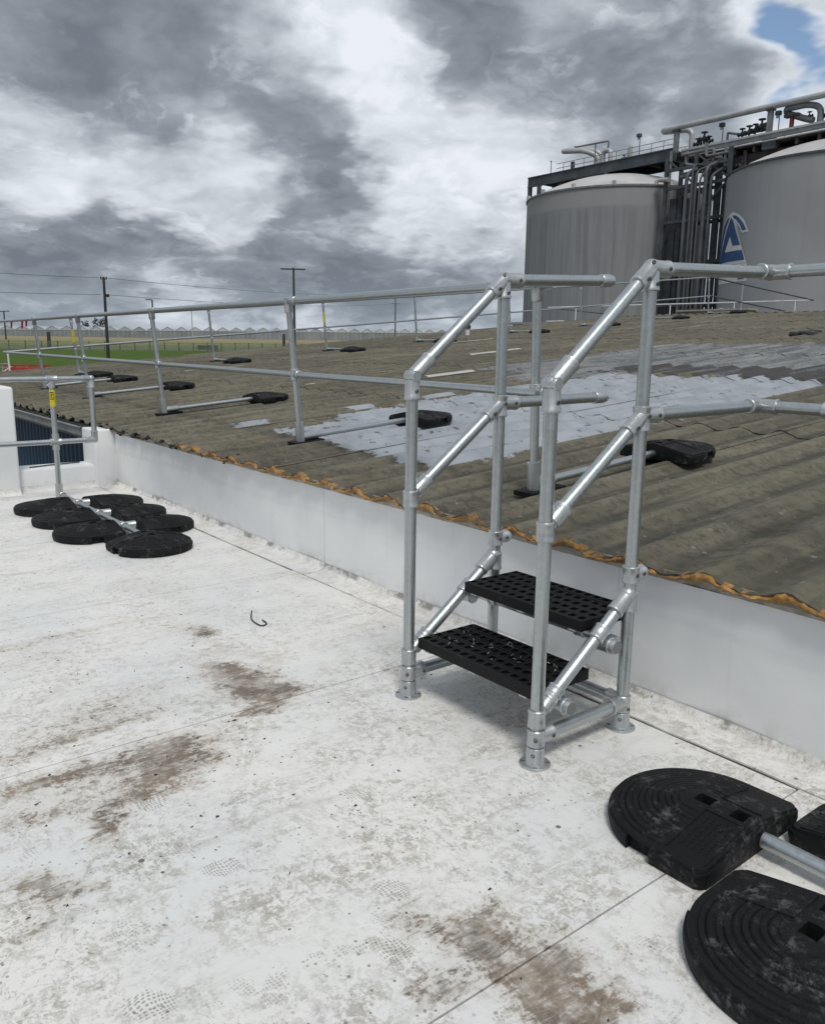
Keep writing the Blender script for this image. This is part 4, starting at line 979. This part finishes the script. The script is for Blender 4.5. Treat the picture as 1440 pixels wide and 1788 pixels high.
WHITE = [[(-35.7, 13.75), (-31.8, 13.59), (-27.7, 13.31), (-23.4, 12.76), (-19.5, 11.75), (-24.8, 11.74), (-27.2, 12.28), (-30.6, 12.73), (-31.5, 12.69), (-19.2, 9.15), (-57, 9.15), (-55, 10.69), (-52.7, 12.13), (-47.2, 12.96), (-41.0, 13.47)]]
logo(WHITE, 'logo_white', TRD+.03, 'logo_backing')
BLUE = [[(-34.7, 13.43), (-31.7, 13.36), (-28.6, 13.14), (-24.2, 12.57), (-21.3, 11.93), (-24.6, 11.93), (-27.0, 12.49), (-29.9, 12.9), (-33.5, 13.19)],
 [(-36.4, 13.3), (-33.5, 12.93), (-25.3, 10.75), (-32.1, 10.79), (-35.8, 11.72)], [(-41.7, 10.38), (-23.4, 10.29), (-20.8, 9.41), (-50.2, 9.5)],
 [(-36.45, 13.3), (-35.85, 11.72), (-41.72, 10.38), (-50.2, 9.5), (-46.4, 10.9), (-41.2, 12.3)], [(-37.9, 13.4), (-41.4, 13.29), (-46.9, 12.72), (-50.5, 11.76), (-53, 9.6), (-51.3, 9.6), (-47.5, 11.3), (-42.3, 12.6)]]
logo(BLUE, 'logo_blue', TRD+.06, 'logo_mark')
logo([[(-50, 9.12), (-19.0, 9.12), (-18.0, 7.6), (-50, 7.6)]], 'logo_white', TRD+.03, 'logo_foot_backing')
logo([[(-26.0, 9.0), (-21.1, 9.0), (-20.0, 7.8), (-24.6, 7.8)]], 'logo_blue', TRD+.06, 'logo_foot')
MB().path([(TK2+(TRD+.1)*sin(radians(a)), TY-(TRD+.1)*cos(radians(a)), 5.35-.25*sin(radians((a+40)*7))) for a in range(-40, -26, 2)], .14, 6).build('logo_lower_arc', 'logo_white', T2)

# ------------------------------------------------------------------ pipe gantry over the tanks
gn = thing('pipe_gantry', (-52, 76, -3), 'dark steel gantry deck carrying pipes, valves and handrails over both tank tops', 'gantry')
DZ = 21.75
for y in (75.9, 80.1): MB().box(-74.2, -53.6, y-.15, y+.15, DZ-1.05, DZ+.05).build('girder', 'steel', gn, False)
for y in (75.72,):
    MB().box(-74.2, -53.6, y-.10, y+.02, DZ-.02, DZ+.08).build('girder_flange', 'steel', gn, False); MB().box(-74.2, -53.6, y-.10, y+.02, DZ-1.08, DZ-.98).build('girder_flange', 'steel', gn, False)
MB().box(-74.2, -53.6, 76.05, 79.95, DZ-.35, DZ-.2).build('deck_plate', 'steelrust', gn, False)
for x in range(-73, -53, 3): MB().box(x-.1, x+.1, 76.05, 79.95, DZ-.75, DZ-.36).build('cross_beam', 'steel', gn, False)
for x, y in ((-74.0, 75.9), (-76.5, 80.1)):
    MB().box(x-.2, x+.2, y-.2, y+.2, TZ1-.5 if y < 78 else -3, DZ+.02).build('column', 'steel', gn, False)
MB().bar((-73.5, 76, TZ1+.3), (-68.8, 76, DZ-1.1), .14, .14).build('brace', 'steel', gn, False)
MB().box(-69.8, -67.0, 76.1, 77.5, DZ-1.9, DZ-1.2).build('junction_box', 'steel', gn, False)
# second, wider deck over the right tank
D2 = 20.85
MB().box(-51.6, -25, 73.9, 74.1, D2-.42, D2+.10).build('pipe_tray', 'pipe_dark', gn, False)
MB().box(-51.6, -25, 73.84, 73.9, D2-.02, D2+.16).build('tray_lip', 'pipe', gn, False)
MB().tube((-51, 73.75, D2-.62), (-25, 73.75, D2-.62), .07, 8).build('conduit', 'pipe', gn)
MB().box(-50.2, -25, 74.1, 82.5, D2-.72, D2-.55).build('deck_plate', 'steelrust', gn, False)
for i, x in enumerate(range(-50, -25, 2)): MB().box(x-.12, x+.12, 74.1, 82.4, D2-1.25, D2-.76).build('cross_beam', 'steelrust', gn, False)
for y in (74.7, 77.5, 80.5): MB().box(-50.2, -25, y-.14, y+.14, D2-2.05, D2-1.26).build('girder', 'steelrust', gn, False)
MB().box(-43.1, -41.9, 73.86, 74.6, D2-1.3, D2-.42).build('bracket_box', 'steel', gn, False)
# big overhead pipe with return leg and supports
MB().path([(-25, 74, 23.1), (-54.0, 74, 23.2), (-54.2, 74.6, 23.2), (-51.9, 75.2, 23.1), (-51.4, 75.2, 22.7), (-51.4, 75.2, 20.9)], .27, 14, .8).build('overhead_pipe', 'pipe', gn)
for x in (-52.35, -42.6, -33): MB().box(x-.22, x+.22, 73.85, 74.2, D2, 22.95).build('pipe_post', 'pipe_dark', gn, False); MB().box(x-.35, x+.35, 73.7, 74.3, 22.8, 22.95).build('pipe_saddle', 'valve', gn, False)
# pipe loops
MB().path([(-68.35, 77, 21.5), (-68.35, 77, 22.9)], .24, 10).build('loop_post', 'valve', gn)
MB().path([(-64.9, 77.4, 21.5), (-64.9, 77.4, 23.0), (-66.3, 76.6, 23.75), (-69.6, 76.4, 24.15), (-69.5, 77.6, 24.4), (-66.2, 77.6, 23.9), (-65.0, 78, 23.4), (-65.2, 78, 21.5)], .29, 12, .9).build('pipe_loop', 'pipe', gn)
MB().path([(-64.0, 77, 21.5), (-64.0, 77, 23.35), (-62.9, 77, 23.35), (-62.9, 77, 21.5)], .26, 12, .55).build('pipe_bend', 'pipe', gn)
MB().path([(-63.35, 77, 23.4), (-63.2, 77, 24.3), (-67.9, 77, 24.45)], .10, 8, .2).build('small_pipe', 'pipe_dark', gn)
MB().tube((-65.1, 77, 21.6), (-65.1, 77, 24.35), .08, 8).build('pipe_prop', 'pipe_dark', gn)
MB().path([(-38.2, 74.4, 20.9), (-38.2, 74.4, 22.3), (-39.3, 74.4, 22.75), (-41.3, 74.3, 22.75), (-41.4, 74.6, 22.45), (-39.6, 74.6, 21.65), (-38.9, 74.6, 21.4)], .27, 12, .7).build('pipe_loop', 'pipe_dark', gn)
MB().tube((-40.75, 74.4, 20.9), (-40.75, 74.4, 22.0), .2, 10).build('red_post', 'redox', gn); MB().box(-41.4, -40.1, 74.1, 74.7, 22.0, 22.22).build('pipe_saddle', 'valve', gn, False)
rv = random.Random(11)
def valve(x, y, z, s):
    m_ = MB(); m_.tube((x, y, z-.5*s), (x, y, z+.55*s), .10*s, 8).sphere((x, y, z), .28*s, 10, 6).lathe((x, y, z+.55*s), (0, 0, 1), [(0, .34*s), (.08*s, .34*s)], 12).tube((x-.5*s, y, z), (x+.5*s, y, z), .15*s, 8)
    m_.lathe((x-.5*s, y, z), (1, 0, 0), [(0, .26*s), (.08*s, .26*s)], 10).lathe((x+.42*s, y, z), (1, 0, 0), [(0, .26*s), (.08*s, .26*s)], 10)
    return m_.build('valve', 'valve', gn)
for x, z, s in ((-50.3, 21.4, .8), (-49.6, 21.75, 1.0), (-49.0, 21.45, .7), (-45.6, 21.45, .8), (-44.9, 21.5, .9), (-44.3, 21.6, .8), (-43.7, 21.8, 1.0), (-43.2, 21.5, .8), (-37.6, 21.6, 1.1), (-36.9, 22.0, 1.0), (-39.3, 21.8, .6), (-61.5, 22.3, .5), (-60.8, 22.1, .6), (-68.6, 24.4, .5)): valve(x, 74.6 if x > -52 else 77.6, z, s)
MB().tube((-46.0, 74.6, 21.4), (-42.9, 74.6, 21.4), .1, 8).build('valve_line', 'valve', gn)
MB().path([(-47.1, 74.6, 20.9), (-47.1, 74.6, 21.85), (-45.4, 74.6, 21.35)], .11, 8, .1).build('small_pipe', 'pipe_dark', gn)
MB().tube((-60.2, 77, 21.7), (-60.2, 77, 23.2), .22, 10).build('stack', 'pipe', gn)
# handrails on the decks
for x0, x1, y, z in ((-73.5, -53.8, 76.1, DZ), (-73.5, -53.8, 79.9, DZ), (-51.0, -26, 77.8, D2-.5)):
    m_ = MB(); n = int((x1-x0)/1.5)
    for i in range(n+1):
        if x0+(x1-x0)*i/n < -70 and y < 77: continue
        m_.tube((x0+(x1-x0)*i/n, y, z), (x0+(x1-x0)*i/n, y, z+1.05), .035, 6)
    for h in (.55, 1.05): m_.tube((x0 if y > 77 else -70, y, z+h), (x1, y, z+h), .035, 6)
    m_.build('handrail', 'pipe_dark', gn)
# rack of risers between the tanks
rk = thing('pipe_rack', (-47, 71.5, -3), 'dark steel rack with a bundle of vertical pipes between the two tanks', 'pipe rack')
for x, r_, m in ((-48.75, .17, 'riser'), (-48.15, .11, 'riser'), (-47.72, .10, 'riser'), (-47.30, .10, 'riser'), (-46.72, .19, 'riser'), (-46.15, .12, 'steel')):
    MB().path([(x, 71, -3), (x, 71, 17.6+rv.uniform(-.3, 1.2)), (x, 73.9, 18.6+rv.uniform(0, 1))], r_, 10, .6).build('riser', m, rk)
for x in (-52.2, -48.9, -45.35):
    for y in (72.6, 75.0): MB().box(x-.16, x+.16, y-.16, y+.16, -3, D2-.8).build('column', 'steel', rk, False)
for z in (6, 10, 14, 17.2, 18.9):
    MB().box(-52.2, -45.35, 72.46, 72.74, z-.14, z+.14).build('cross_beam', 'steel', rk, False); MB().box(-52.2, -45.35, 74.86, 75.14, z-.14, z+.14).build('cross_beam', 'steel', rk, False)
for a, b in (((-48.9, 72.6, 14), (-45.35, 72.6, 17.2)), ((-48.9, 72.6, 20), (-45.4, 72.6, 17.4)), ((-45.35, 72.6, 16.6), (-43.4, 73.3, 17.6)), ((-45.35, 72.6, 15.7), (-43.6, 73.3, 15.9)), ((-52.2, 72.6, 20), (-49, 72.6, 17.3))): MB().bar(a, b, .16, .16).build('brace', 'steel', rk, False)
for i, x in enumerate((-51.9, -51.1, -50.3, -49.5, -48.3, -47.2, -46.2)): MB().box(x, x+(.78, .5, .72, .6, .8, .7, .75)[i], 73.0+.12*(i % 3), 73.4, -3, (16.3, 16.6, 16.2, 16.7, 18.6, 18.2, 17.0)[i]).build('shade_panel', 'tank_shade', rk, False)  # added dark panels standing in for shade on the left tank's side
MB().path([(-45.0, 74.5, -3), (-45.0, 74.5, 19.9)], .22, 10).build('riser', 'valve', rk)
MB().path([(-53.0, 72.6, 18.2), (-51.6, 72.2, 18.0)], .22, 10).build('cross_pipe', 'pipe', rk)
for pts, r_ in (([(-50.9, 73.2, 20.3), (-47.5, 73.2, 20.3), (-47.5, 73.2, 19.2)], .16), ([(-50.6, 73.4, 20.6), (-50.6, 73.4, 19.4), (-49, 73.4, 19.0), (-48.4, 73.4, 18)], .18), ([(-51.2, 73.6, 18.3), (-49.4, 73.6, 18.5), (-48.6, 73.6, 19.4), (-46.9, 73.6, 19.5)], .2), ([(-48.2, 73.0, 20.9), (-48.2, 73.0, 19.7), (-45.8, 73.0, 19.7)], .15), ([(-46.2, 73.1, 20.4), (-46.2, 73.1, 18.2)], .13)):
    MB().path(pts, r_, 8, .3).build('pipe_bend', 'pipe_dark', rk)
for i in range(16):
    x = rv.uniform(-45.6, -43.2); MB().bar((x, rv.uniform(73.6, 75), rv.uniform(17.9, 18.8)), (x+rv.uniform(-.8, .8), rv.uniform(73.6, 75), rv.uniform(18.0, 19.2)), .09, .09).build('bracket', 'steel', rk, False)
# lamps on the gantry
for (x, y, z0, z1, l) in ((-59.05, 77, DZ, 24.2, 'small floodlight on a thin post over the left tank'), (-47.45, 74.3, D2, 22.65, 'small floodlight on a thin post below the overhead pipe'), (-41.9, 74.3, D2, 22.6, 'small hooked lamp post beside the tall pipe support near the red post')):
    t_ = thing('gantry_lamp', (x, y, z0), l, 'lamp', 'lamps on the gantry'); MB().tube((x, y, z0), (x, y, z1), .05, 8).build('post', 'pipe_dark', t_); rbox(MB(), x-.36, x+.12, y-.2, y+.2, z1-.25, z1+.12, .05).build('lamp_head', 'steel', t_); MB().tube((x-.2, y, z1-.45), (x-.2, y, z1-.25), .12, 8).build('lamp_glass', 'pipe', t_)
t_ = thing('gantry_mast', (-71, 76.2, DZ), 'thin short mast at the left end of the gantry', 'mast'); MB().tube((-71, 76.2, DZ), (-71, 76.2, DZ+1.5), .05, 6).build('rod', 'pipe_dark', t_); MB().sphere((-71, 76.2, DZ+1.5), .1, 8, 5).build('tip', 'steel', t_)

# small things on the shed roof
o = thing('roof_vent', (-15.45, 29.3, 2.5), 'small brown vent stub on the roof ridge in front of the right tank', 'vent'); rbox(MB(), -15.62, -15.30, 29.2, 29.5, 2.45, 2.98, .03).build('body', 'brown', o); MB().box(-15.58, -15.34, 29.18, 29.22, 2.45, 2.6).build('opening', 'valve', o, False); MB().box(-15.66, -15.26, 29.14, 29.54, 2.98, 3.02).build('cap', 'mortar', o, False)
o = thing('roof_vent', (-20.3, 18.2, 1.9), 'small white vent post with dark cap on the gable edge left of the stair', 'vent'); MB().tube((-20.3, 18.2, 1.9), (-20.3, 18.2, 2.2), .07, 10).build('body', 'white', o); MB().lathe((-20.3, 18.2, 2.2), (0, 0, 1), [(0, .1), (.1, .1), (.14, .05)], 10).build('cap', 'valve', o)
m_ = MB()
for i in range(9): c = RP(-8.96+rf.uniform(-.15, .15), vy(18.0)+rf.uniform(-.5, .5), .06); rbox(m_, c.x-.09, c.x+.09, c.y-.16, c.y+.16, c.z-.04, c.z+.05, .02)
tag(m_.build('tar_lump', 'valve'), 'small black lump of tar lying high on the roof near the right edge', 'tar lump')

# ------------------------------------------------------------------ countryside
def cyl_pole(name, x, y, z0, z1, r0, r1, m, label, cat, group=None):
    t_ = thing(name, (x, y, z0), label, cat, group); MB().lathe((x, y, z0-.5), (0, 0, 1), [(0, r0), (z1-z0+.5, r1)], 10).build('pole', m, t_); return t_
t_ = cyl_pole('utility_pole', -123.6, 40.4, -2.2, 10.9, .26, .18, 'wood', 'dark timber utility pole carrying wires left of the eave guardrail', 'utility pole')
MB().bar((-123.75, 40.0, 10.6), (-123.45, 40.8, 10.6), .10, .12).build('crossarm', 'wood', t_, False)
for k in (-.35, .35): MB().lathe((-123.6+k*.35, 40.4+k, 10.6), (0, 0, 1), [(0, .08), (.2, .11), (.35, .05)], 8).build('insulator', 'wood', t_)
MB().box(-123.9, -123.35, 40.5, 41.0, 8.1, 8.5).build('bracket', 'wood', t_, False)
t_ = cyl_pole('light_column', -216.2, 125.4, .8, 23.2, .42, .30, 'valve', 'tall black light column with a flat cross arm behind the eave guardrail', 'light column', 'light columns')
MB().bar((-218.1, 122.2, 23.3), (-214.5, 128.4, 23.3), .7, .35).build('lamp_arm', 'valve', t_, False); MB().lathe((-216.2, 125.4, 23.3), (0, 0, 1), [(0, .35), (.4, .3)], 8).build('cap', 'valve', t_)
t_ = cyl_pole('light_column', -224.1, 85.9, 1.0, 13.2, .26, .2, 'valve', 'short black light column with one lamp arm behind the second eave post', 'light column', 'light columns')
MB().bar((-224.1, 85.9, 13.2), (-224.7, 84.2, 13.3), .4, .22).build('lamp_arm', 'valve', t_, False)
t_ = cyl_pole('utility_pole', -239.8, 180.3, 2.0, 20.6, .28, .2, 'fence', 'thin distant grey pole left of the stair', 'utility pole'); MB().bar((-240.6, 179, 16.5), (-239.0, 181.6, 16.5), .2, .2).build('crossarm', 'fence', t_, False)
t_ = cyl_pole('light_column', -293.2, 63.6, 2.0, 11.0, .25, .2, 'valve', 'distant lamp post beside the red pennants at the left edge', 'light column', 'light columns'); MB().bar((-293.8, 62, 11.0), (-292.8, 65.2, 11.2), .5, .25).build('lamp_arm', 'valve', t_, False)
t_ = cyl_pole('light_column', -226, 132.9-35, 1, 11.0, .16, .12, 'gh_white', 'thin pale lamp post behind the small grey sign', 'light column', 'light columns'); MB().bar((-226, 97.9, 11), (-226.4, 97.0, 11.2), .25, .15).build('lamp_head', 'gh_white', t_, False)
def wire(a, b, sag, label):
    a, b = Vector(a), Vector(b); pts = [a.lerp(b, i/24) - Vector((0, 0, sag*4*(i/24)*(1-i/24))) for i in range(25)]
    o = MB().path(pts, .032, 5).build('overhead_wire', 'fence'); tag(o, label, 'wire', 'overhead wires')
wire((-123.6, 41.0, 10.75), (-239.8, 180.3, 20.0), 1.2, 'upper overhead wire running right from the timber pole'); wire((-123.4, 41.0, 8.4), (-239.8, 180.3, 16.6), 1.2, 'lower overhead wire running right from the timber pole')
wire((-123.6, 39.8, 10.75), (-131, -6, 12.4), .6, 'upper overhead wire running left from the timber pole'); wire((-123.4, 39.8, 8.4), (-131, -6, 9.4), .6, 'lower overhead wire running left from the timber pole')
# greenhouse
A0 = Vector((-391.3, 82.7, 0)); A1 = Vector((-307.8, 255.5, 0)); gd_ = (A1-A0).normalized(); gb = Vector((-gd_.y, gd_.x, 0)); 
if gb.dot(A0) < 0: gb = -gb
gh = thing('greenhouse', A0+(A1-A0)*.5+Vector((0, 0, 4)), 'very long distant glass greenhouse with a row of white peaked roofs', 'greenhouse')
NB = 46; bw = 6.0; S0 = A0 - gd_*48
def base_z(s): return 3.75+(5.2-3.75)*((s-48)/192)
def bay(i):
    s = i*bw; p0 = S0+gd_*s; p1 = S0+gd_*(s+bw); zb = base_z(s)-.9; ze = base_z(s)+2.95; zr = ze+1.75; bk = gb*90
    up = lambda p, z: Vector((p.x, p.y, z)); pm = (p0+p1)/2
    MB().add([up(p0, ze), up(pm, zr), up(p1, ze), up(p0+bk, ze), up(pm+bk, zr), up(p1+bk, ze)], [(0, 3, 4, 1), (1, 4, 5, 2), (0, 1, 2)]).build('roof_bay', 'gh_roof', gh, False)
    w = MB(); w.add([up(p0+gd_*.1, zb), up(p1-gd_*.1, zb), up(p1-gd_*.1, ze-.1), up(p0+gd_*.1, ze-.1)], [(0, 1, 2, 3)]); wo_ = w.build('wall_panel', 'gh_wall', gh, False)
    b_ = MB(); b_.bar(up(p0, zb), up(p0, ze), .22, .22, (1, 0, 0)); b_.bar(up(p0, ze), up(p1, ze), .25, .25); b_.bar(up(p0, ze), up(pm, zr), .22, .22); b_.bar(up(pm, zr), up(p1, ze), .22, .22)
    for k in (1, 2): b_.bar(up(p0+gd_*bw*k/3, zb), up(p0+gd_*bw*k/3, ze), .1, .1, (1, 0, 0))
    b_.build('glazing_bar', 'gh_white', gh, False)
for i in range(NB): bay(i)
# mesh fence at the end of the grass
fa, fb = Vector((-199.0, 24, 0)), Vector((-176, 104, 0)); fd = (fb-fa).normalized()
fc = thing('mesh_fence', fa+Vector((0, 0, -.4)), 'long grey mesh fence at the far edge of the green grass', 'fence')
nF = 26
for i in range(nF+1):
    p = fa.lerp(fb, i/nF); z = tz(hypot(p.x, p.y)); MB().box(p.x-.09, p.x+.09, p.y-.09, p.y+.09, z-.2, z+1.95).build('post', 'fence', fc, False)
    if i < nF:
        q = fa.lerp(fb, (i+1)/nF); m_ = MB()
        for h in (.25, .75, 1.25, 1.75): m_.bar(p+Vector((0, 0, z+h)), q+Vector((0, 0, z+h)), .05, .07)
        for k in range(1, 12): r_ = p.lerp(q, k/12); m_.bar(r_+Vector((0, 0, z)), r_+Vector((0, 0, z+1.85)), .06, .06, (1, 0, 0))
        m_.build('mesh_panel', 'mesh', fc, False)
for (x, y, l) in ((-193.5, 50.6, 'thick dark timber gatepost standing left behind the mesh fence'), (-213, 120, 'thick dark timber gatepost standing left of the tall light column')):
    z = tz(hypot(x, y)); t_ = thing('gatepost', (x, y, z), l, 'gatepost', 'timber gateposts'); MB().lathe((x, y, z-.3), (0, 0, 1), [(0, .42), (4.0, .38), (4.1, .3)], 10).build('shaft', 'wood', t_); MB().box(x-.5, x+.5, y-.5, y+.5, z, z+.3).build('foot', 'fence', t_, False)
t_ = thing('field_sign', (-182.2, 82.5, .3), 'small grey sign board on two legs beyond the roof edge', 'sign'); MB().bar((-183.1, 80.4, .85), (-181.3, 84.6, .85), .12, 1.0).build('board', 'fence', t_, False)
for p in ((-182.8, 81.2), (-181.6, 83.9)): MB().tube((p[0]+.1, p[1], -.8), (p[0]+.1, p[1], .6), .08, 6).build('leg', 'fence', t_)
# distant trees behind the greenhouse
def tree(x, y, z, h, w, n, label):
    t_ = thing('tree', (x, y, z), label, 'tree', 'distant trees'); MB().path([(x, y, z-1), (x+.2, y, z+h*.35), (x-.2, y+.2, z+h*.7)], .35, 7).build('trunk', 'wood', t_)
    m_ = MB()
    for k in range(5): a = rv.uniform(0, 6.3); m_.path([(x, y, z+h*rv.uniform(.3, .6)), (x+w*.4*cos(a), y+w*.4*sin(a), z+h*rv.uniform(.7, .95))], .12, 5)
    m_.build('limb', 'wood', t_)
    m_ = MB()
    for k in range(n):
        a = rv.uniform(0, 6.3); e = rv.uniform(-.8, 1); rr = rv.uniform(.3, 1)**.6; c = Vector((x+w/2*rr*cos(a)*sqrt(max(0, 1-e*e*.7)), y+w/2*rr*sin(a)*sqrt(max(0, 1-e*e*.7)), z+h*.62+h*.38*e*rr)); s = rv.uniform(.25, .6)
        d1 = Vector((rv.uniform(-1, 1), rv.uniform(-1, 1), rv.uniform(-1, 1))).normalized()*s; d2 = Vector((rv.uniform(-1, 1), rv.uniform(-1, 1), rv.uniform(-1, 1))).normalized()*s
        m_.add([c-d1, c+d2, c+d1, c-d2], [(0, 1, 2, 3)])
    m_.build('crown', 'leaf', t_, False)
tree(-411.5, 124.5, 4.6, 7.6, 4.0, 90, 'small bare-looking tree behind the greenhouse, left of the pair'); tree(-410.0, 131.0, 4.6, 9.2, 7.5, 200, 'loose bushy tree behind the greenhouse beside the utility pole')
# red implement and grey frame on the yard
t_ = thing('red_trailer', (-97.3, 23.5, tz(100)), 'low red farm trailer parked beyond the far left corner of the roof', 'trailer')
MB().bar((-97.9, 20.9, -1.35), (-96.7, 26.4, -1.35), 1.7, .45).build('bed', 'red', t_, False)
for k in (-.75, .75): MB().bar((-97.9+k, 20.9, -.95), (-96.8+k, 25.2, -.95), .12, .16).build('side_rail', 'red', t_, False)
MB().bar((-97.0, 25.2, -1.35), (-96.4, 27.4, -1.45), .3, .25).build('drawbar', 'red', t_, False)
for q in (.2, .32, .7):
    c = Vector((-97.9, 20.9, -1.75)).lerp(Vector((-96.7, 26.4, -1.75)), q)
    for k in (-.85, .85): MB().lathe(c+Vector((k, -.0, -.1)), (1, -.2, 0), [(-.12, .42), (.12, .42)], 14).build('wheel', 'valve', t_)
for q in (.15, .4, .65): p = Vector((-97.9, 20.9, -1.1)).lerp(Vector((-96.7, 26.4, -1.1)), q); MB().bar(p+Vector((.8, 0, -.2)), p+Vector((.8, 0, .15)), .1, .1, (1, 0, 0)).build('stake', 'red', t_, False)
t_ = thing('loading_frame', (-92.9, 19.6, tz(93)), 'grey metal loading frame with a white mast at the far left edge', 'frame')
MB().bar((-93.1, 18.9, -.62), (-92.9, 20.3, -.62), .2, .12).build('top_bar', 'gutter', t_, False); MB().bar((-93.1, 18.9, -1.0), (-92.9, 20.3, -1.0), .1, .08).build('rail', 'gutter', t_, False)
for q in (0, .5, 1): p = Vector((-93.1, 18.9, 0)).lerp(Vector((-92.9, 20.3, 0)), q); MB().bar(p+Vector((0, 0, -2.3)), p+Vector((0, 0, -.6)), .1, .1, (1, 0, 0)).build('leg', 'gutter', t_, False)
MB().bar((-92.8, 20.4, -.9), (-93.0, 19.4, -1.6), .14, .1).build('brace', 'white', t_, False); MB().tube((-92.83, 20.25, -2.3), (-92.83, 20.17, .7), .09, 8).build('mast', 'white', t_)

# ------------------------------------------------------------------ small litter on the flat roof
o = MB().path([(-4.29, 2.165, .03), (-4.22, 2.12, .008), (-4.14, 2.11, .005), (-4.07, 2.115, .005), (-4.09, 2.165, .005), (-4.15, 2.16, .012)], .0042, 6, .04).build('loose_wire', 'black'); tag(o, 'short curled black wire lying on the white roof in front of the stair', 'wire scrap')
rl = random.Random(21); m_ = MB()
for i in range(230):
    if rl.random() < .55: x, y = rl.gauss(-2.9, .6), rl.gauss(1.25, .5)
    else: x, y = rl.uniform(-7, -.7), rl.uniform(.2, 2.85)
    s = rl.uniform(.002, .0065)*(1.5 if rl.random() < .08 else 1)
    pts = [Vector((x+rl.uniform(-s, s), y+rl.uniform(-s, s)*1.6, z)) for z in (.0005, .0005, .0005, s*.9, s*.7)]
    m_.add(pts, [(0, 1, 3), (1, 2, 4), (2, 0, 3), (3, 1, 4), (2, 3, 4)])
tag(m_.build('debris', 'black', None, False), kind='stuff')
m_ = MB()
for i in range(32):
    x, y = rl.gauss(-2.45, .17), rl.gauss(2.42, .07); a = rl.uniform(0, 6.3); L = rl.uniform(.006, .020); z = .295
    if not (-2.76 < x < -2.08 and 2.24 < y < 2.57): continue
    m_.path([(x, y, z), (x+L*.5*cos(a), y+L*.5*sin(a), z+rl.uniform(.003, .012)), (x+L*cos(a+.6), y+L*sin(a+.6), z+.002)], .0018, 4)
tag(m_.build('rubber_shavings', 'pipe_dark', None, False), kind='stuff')
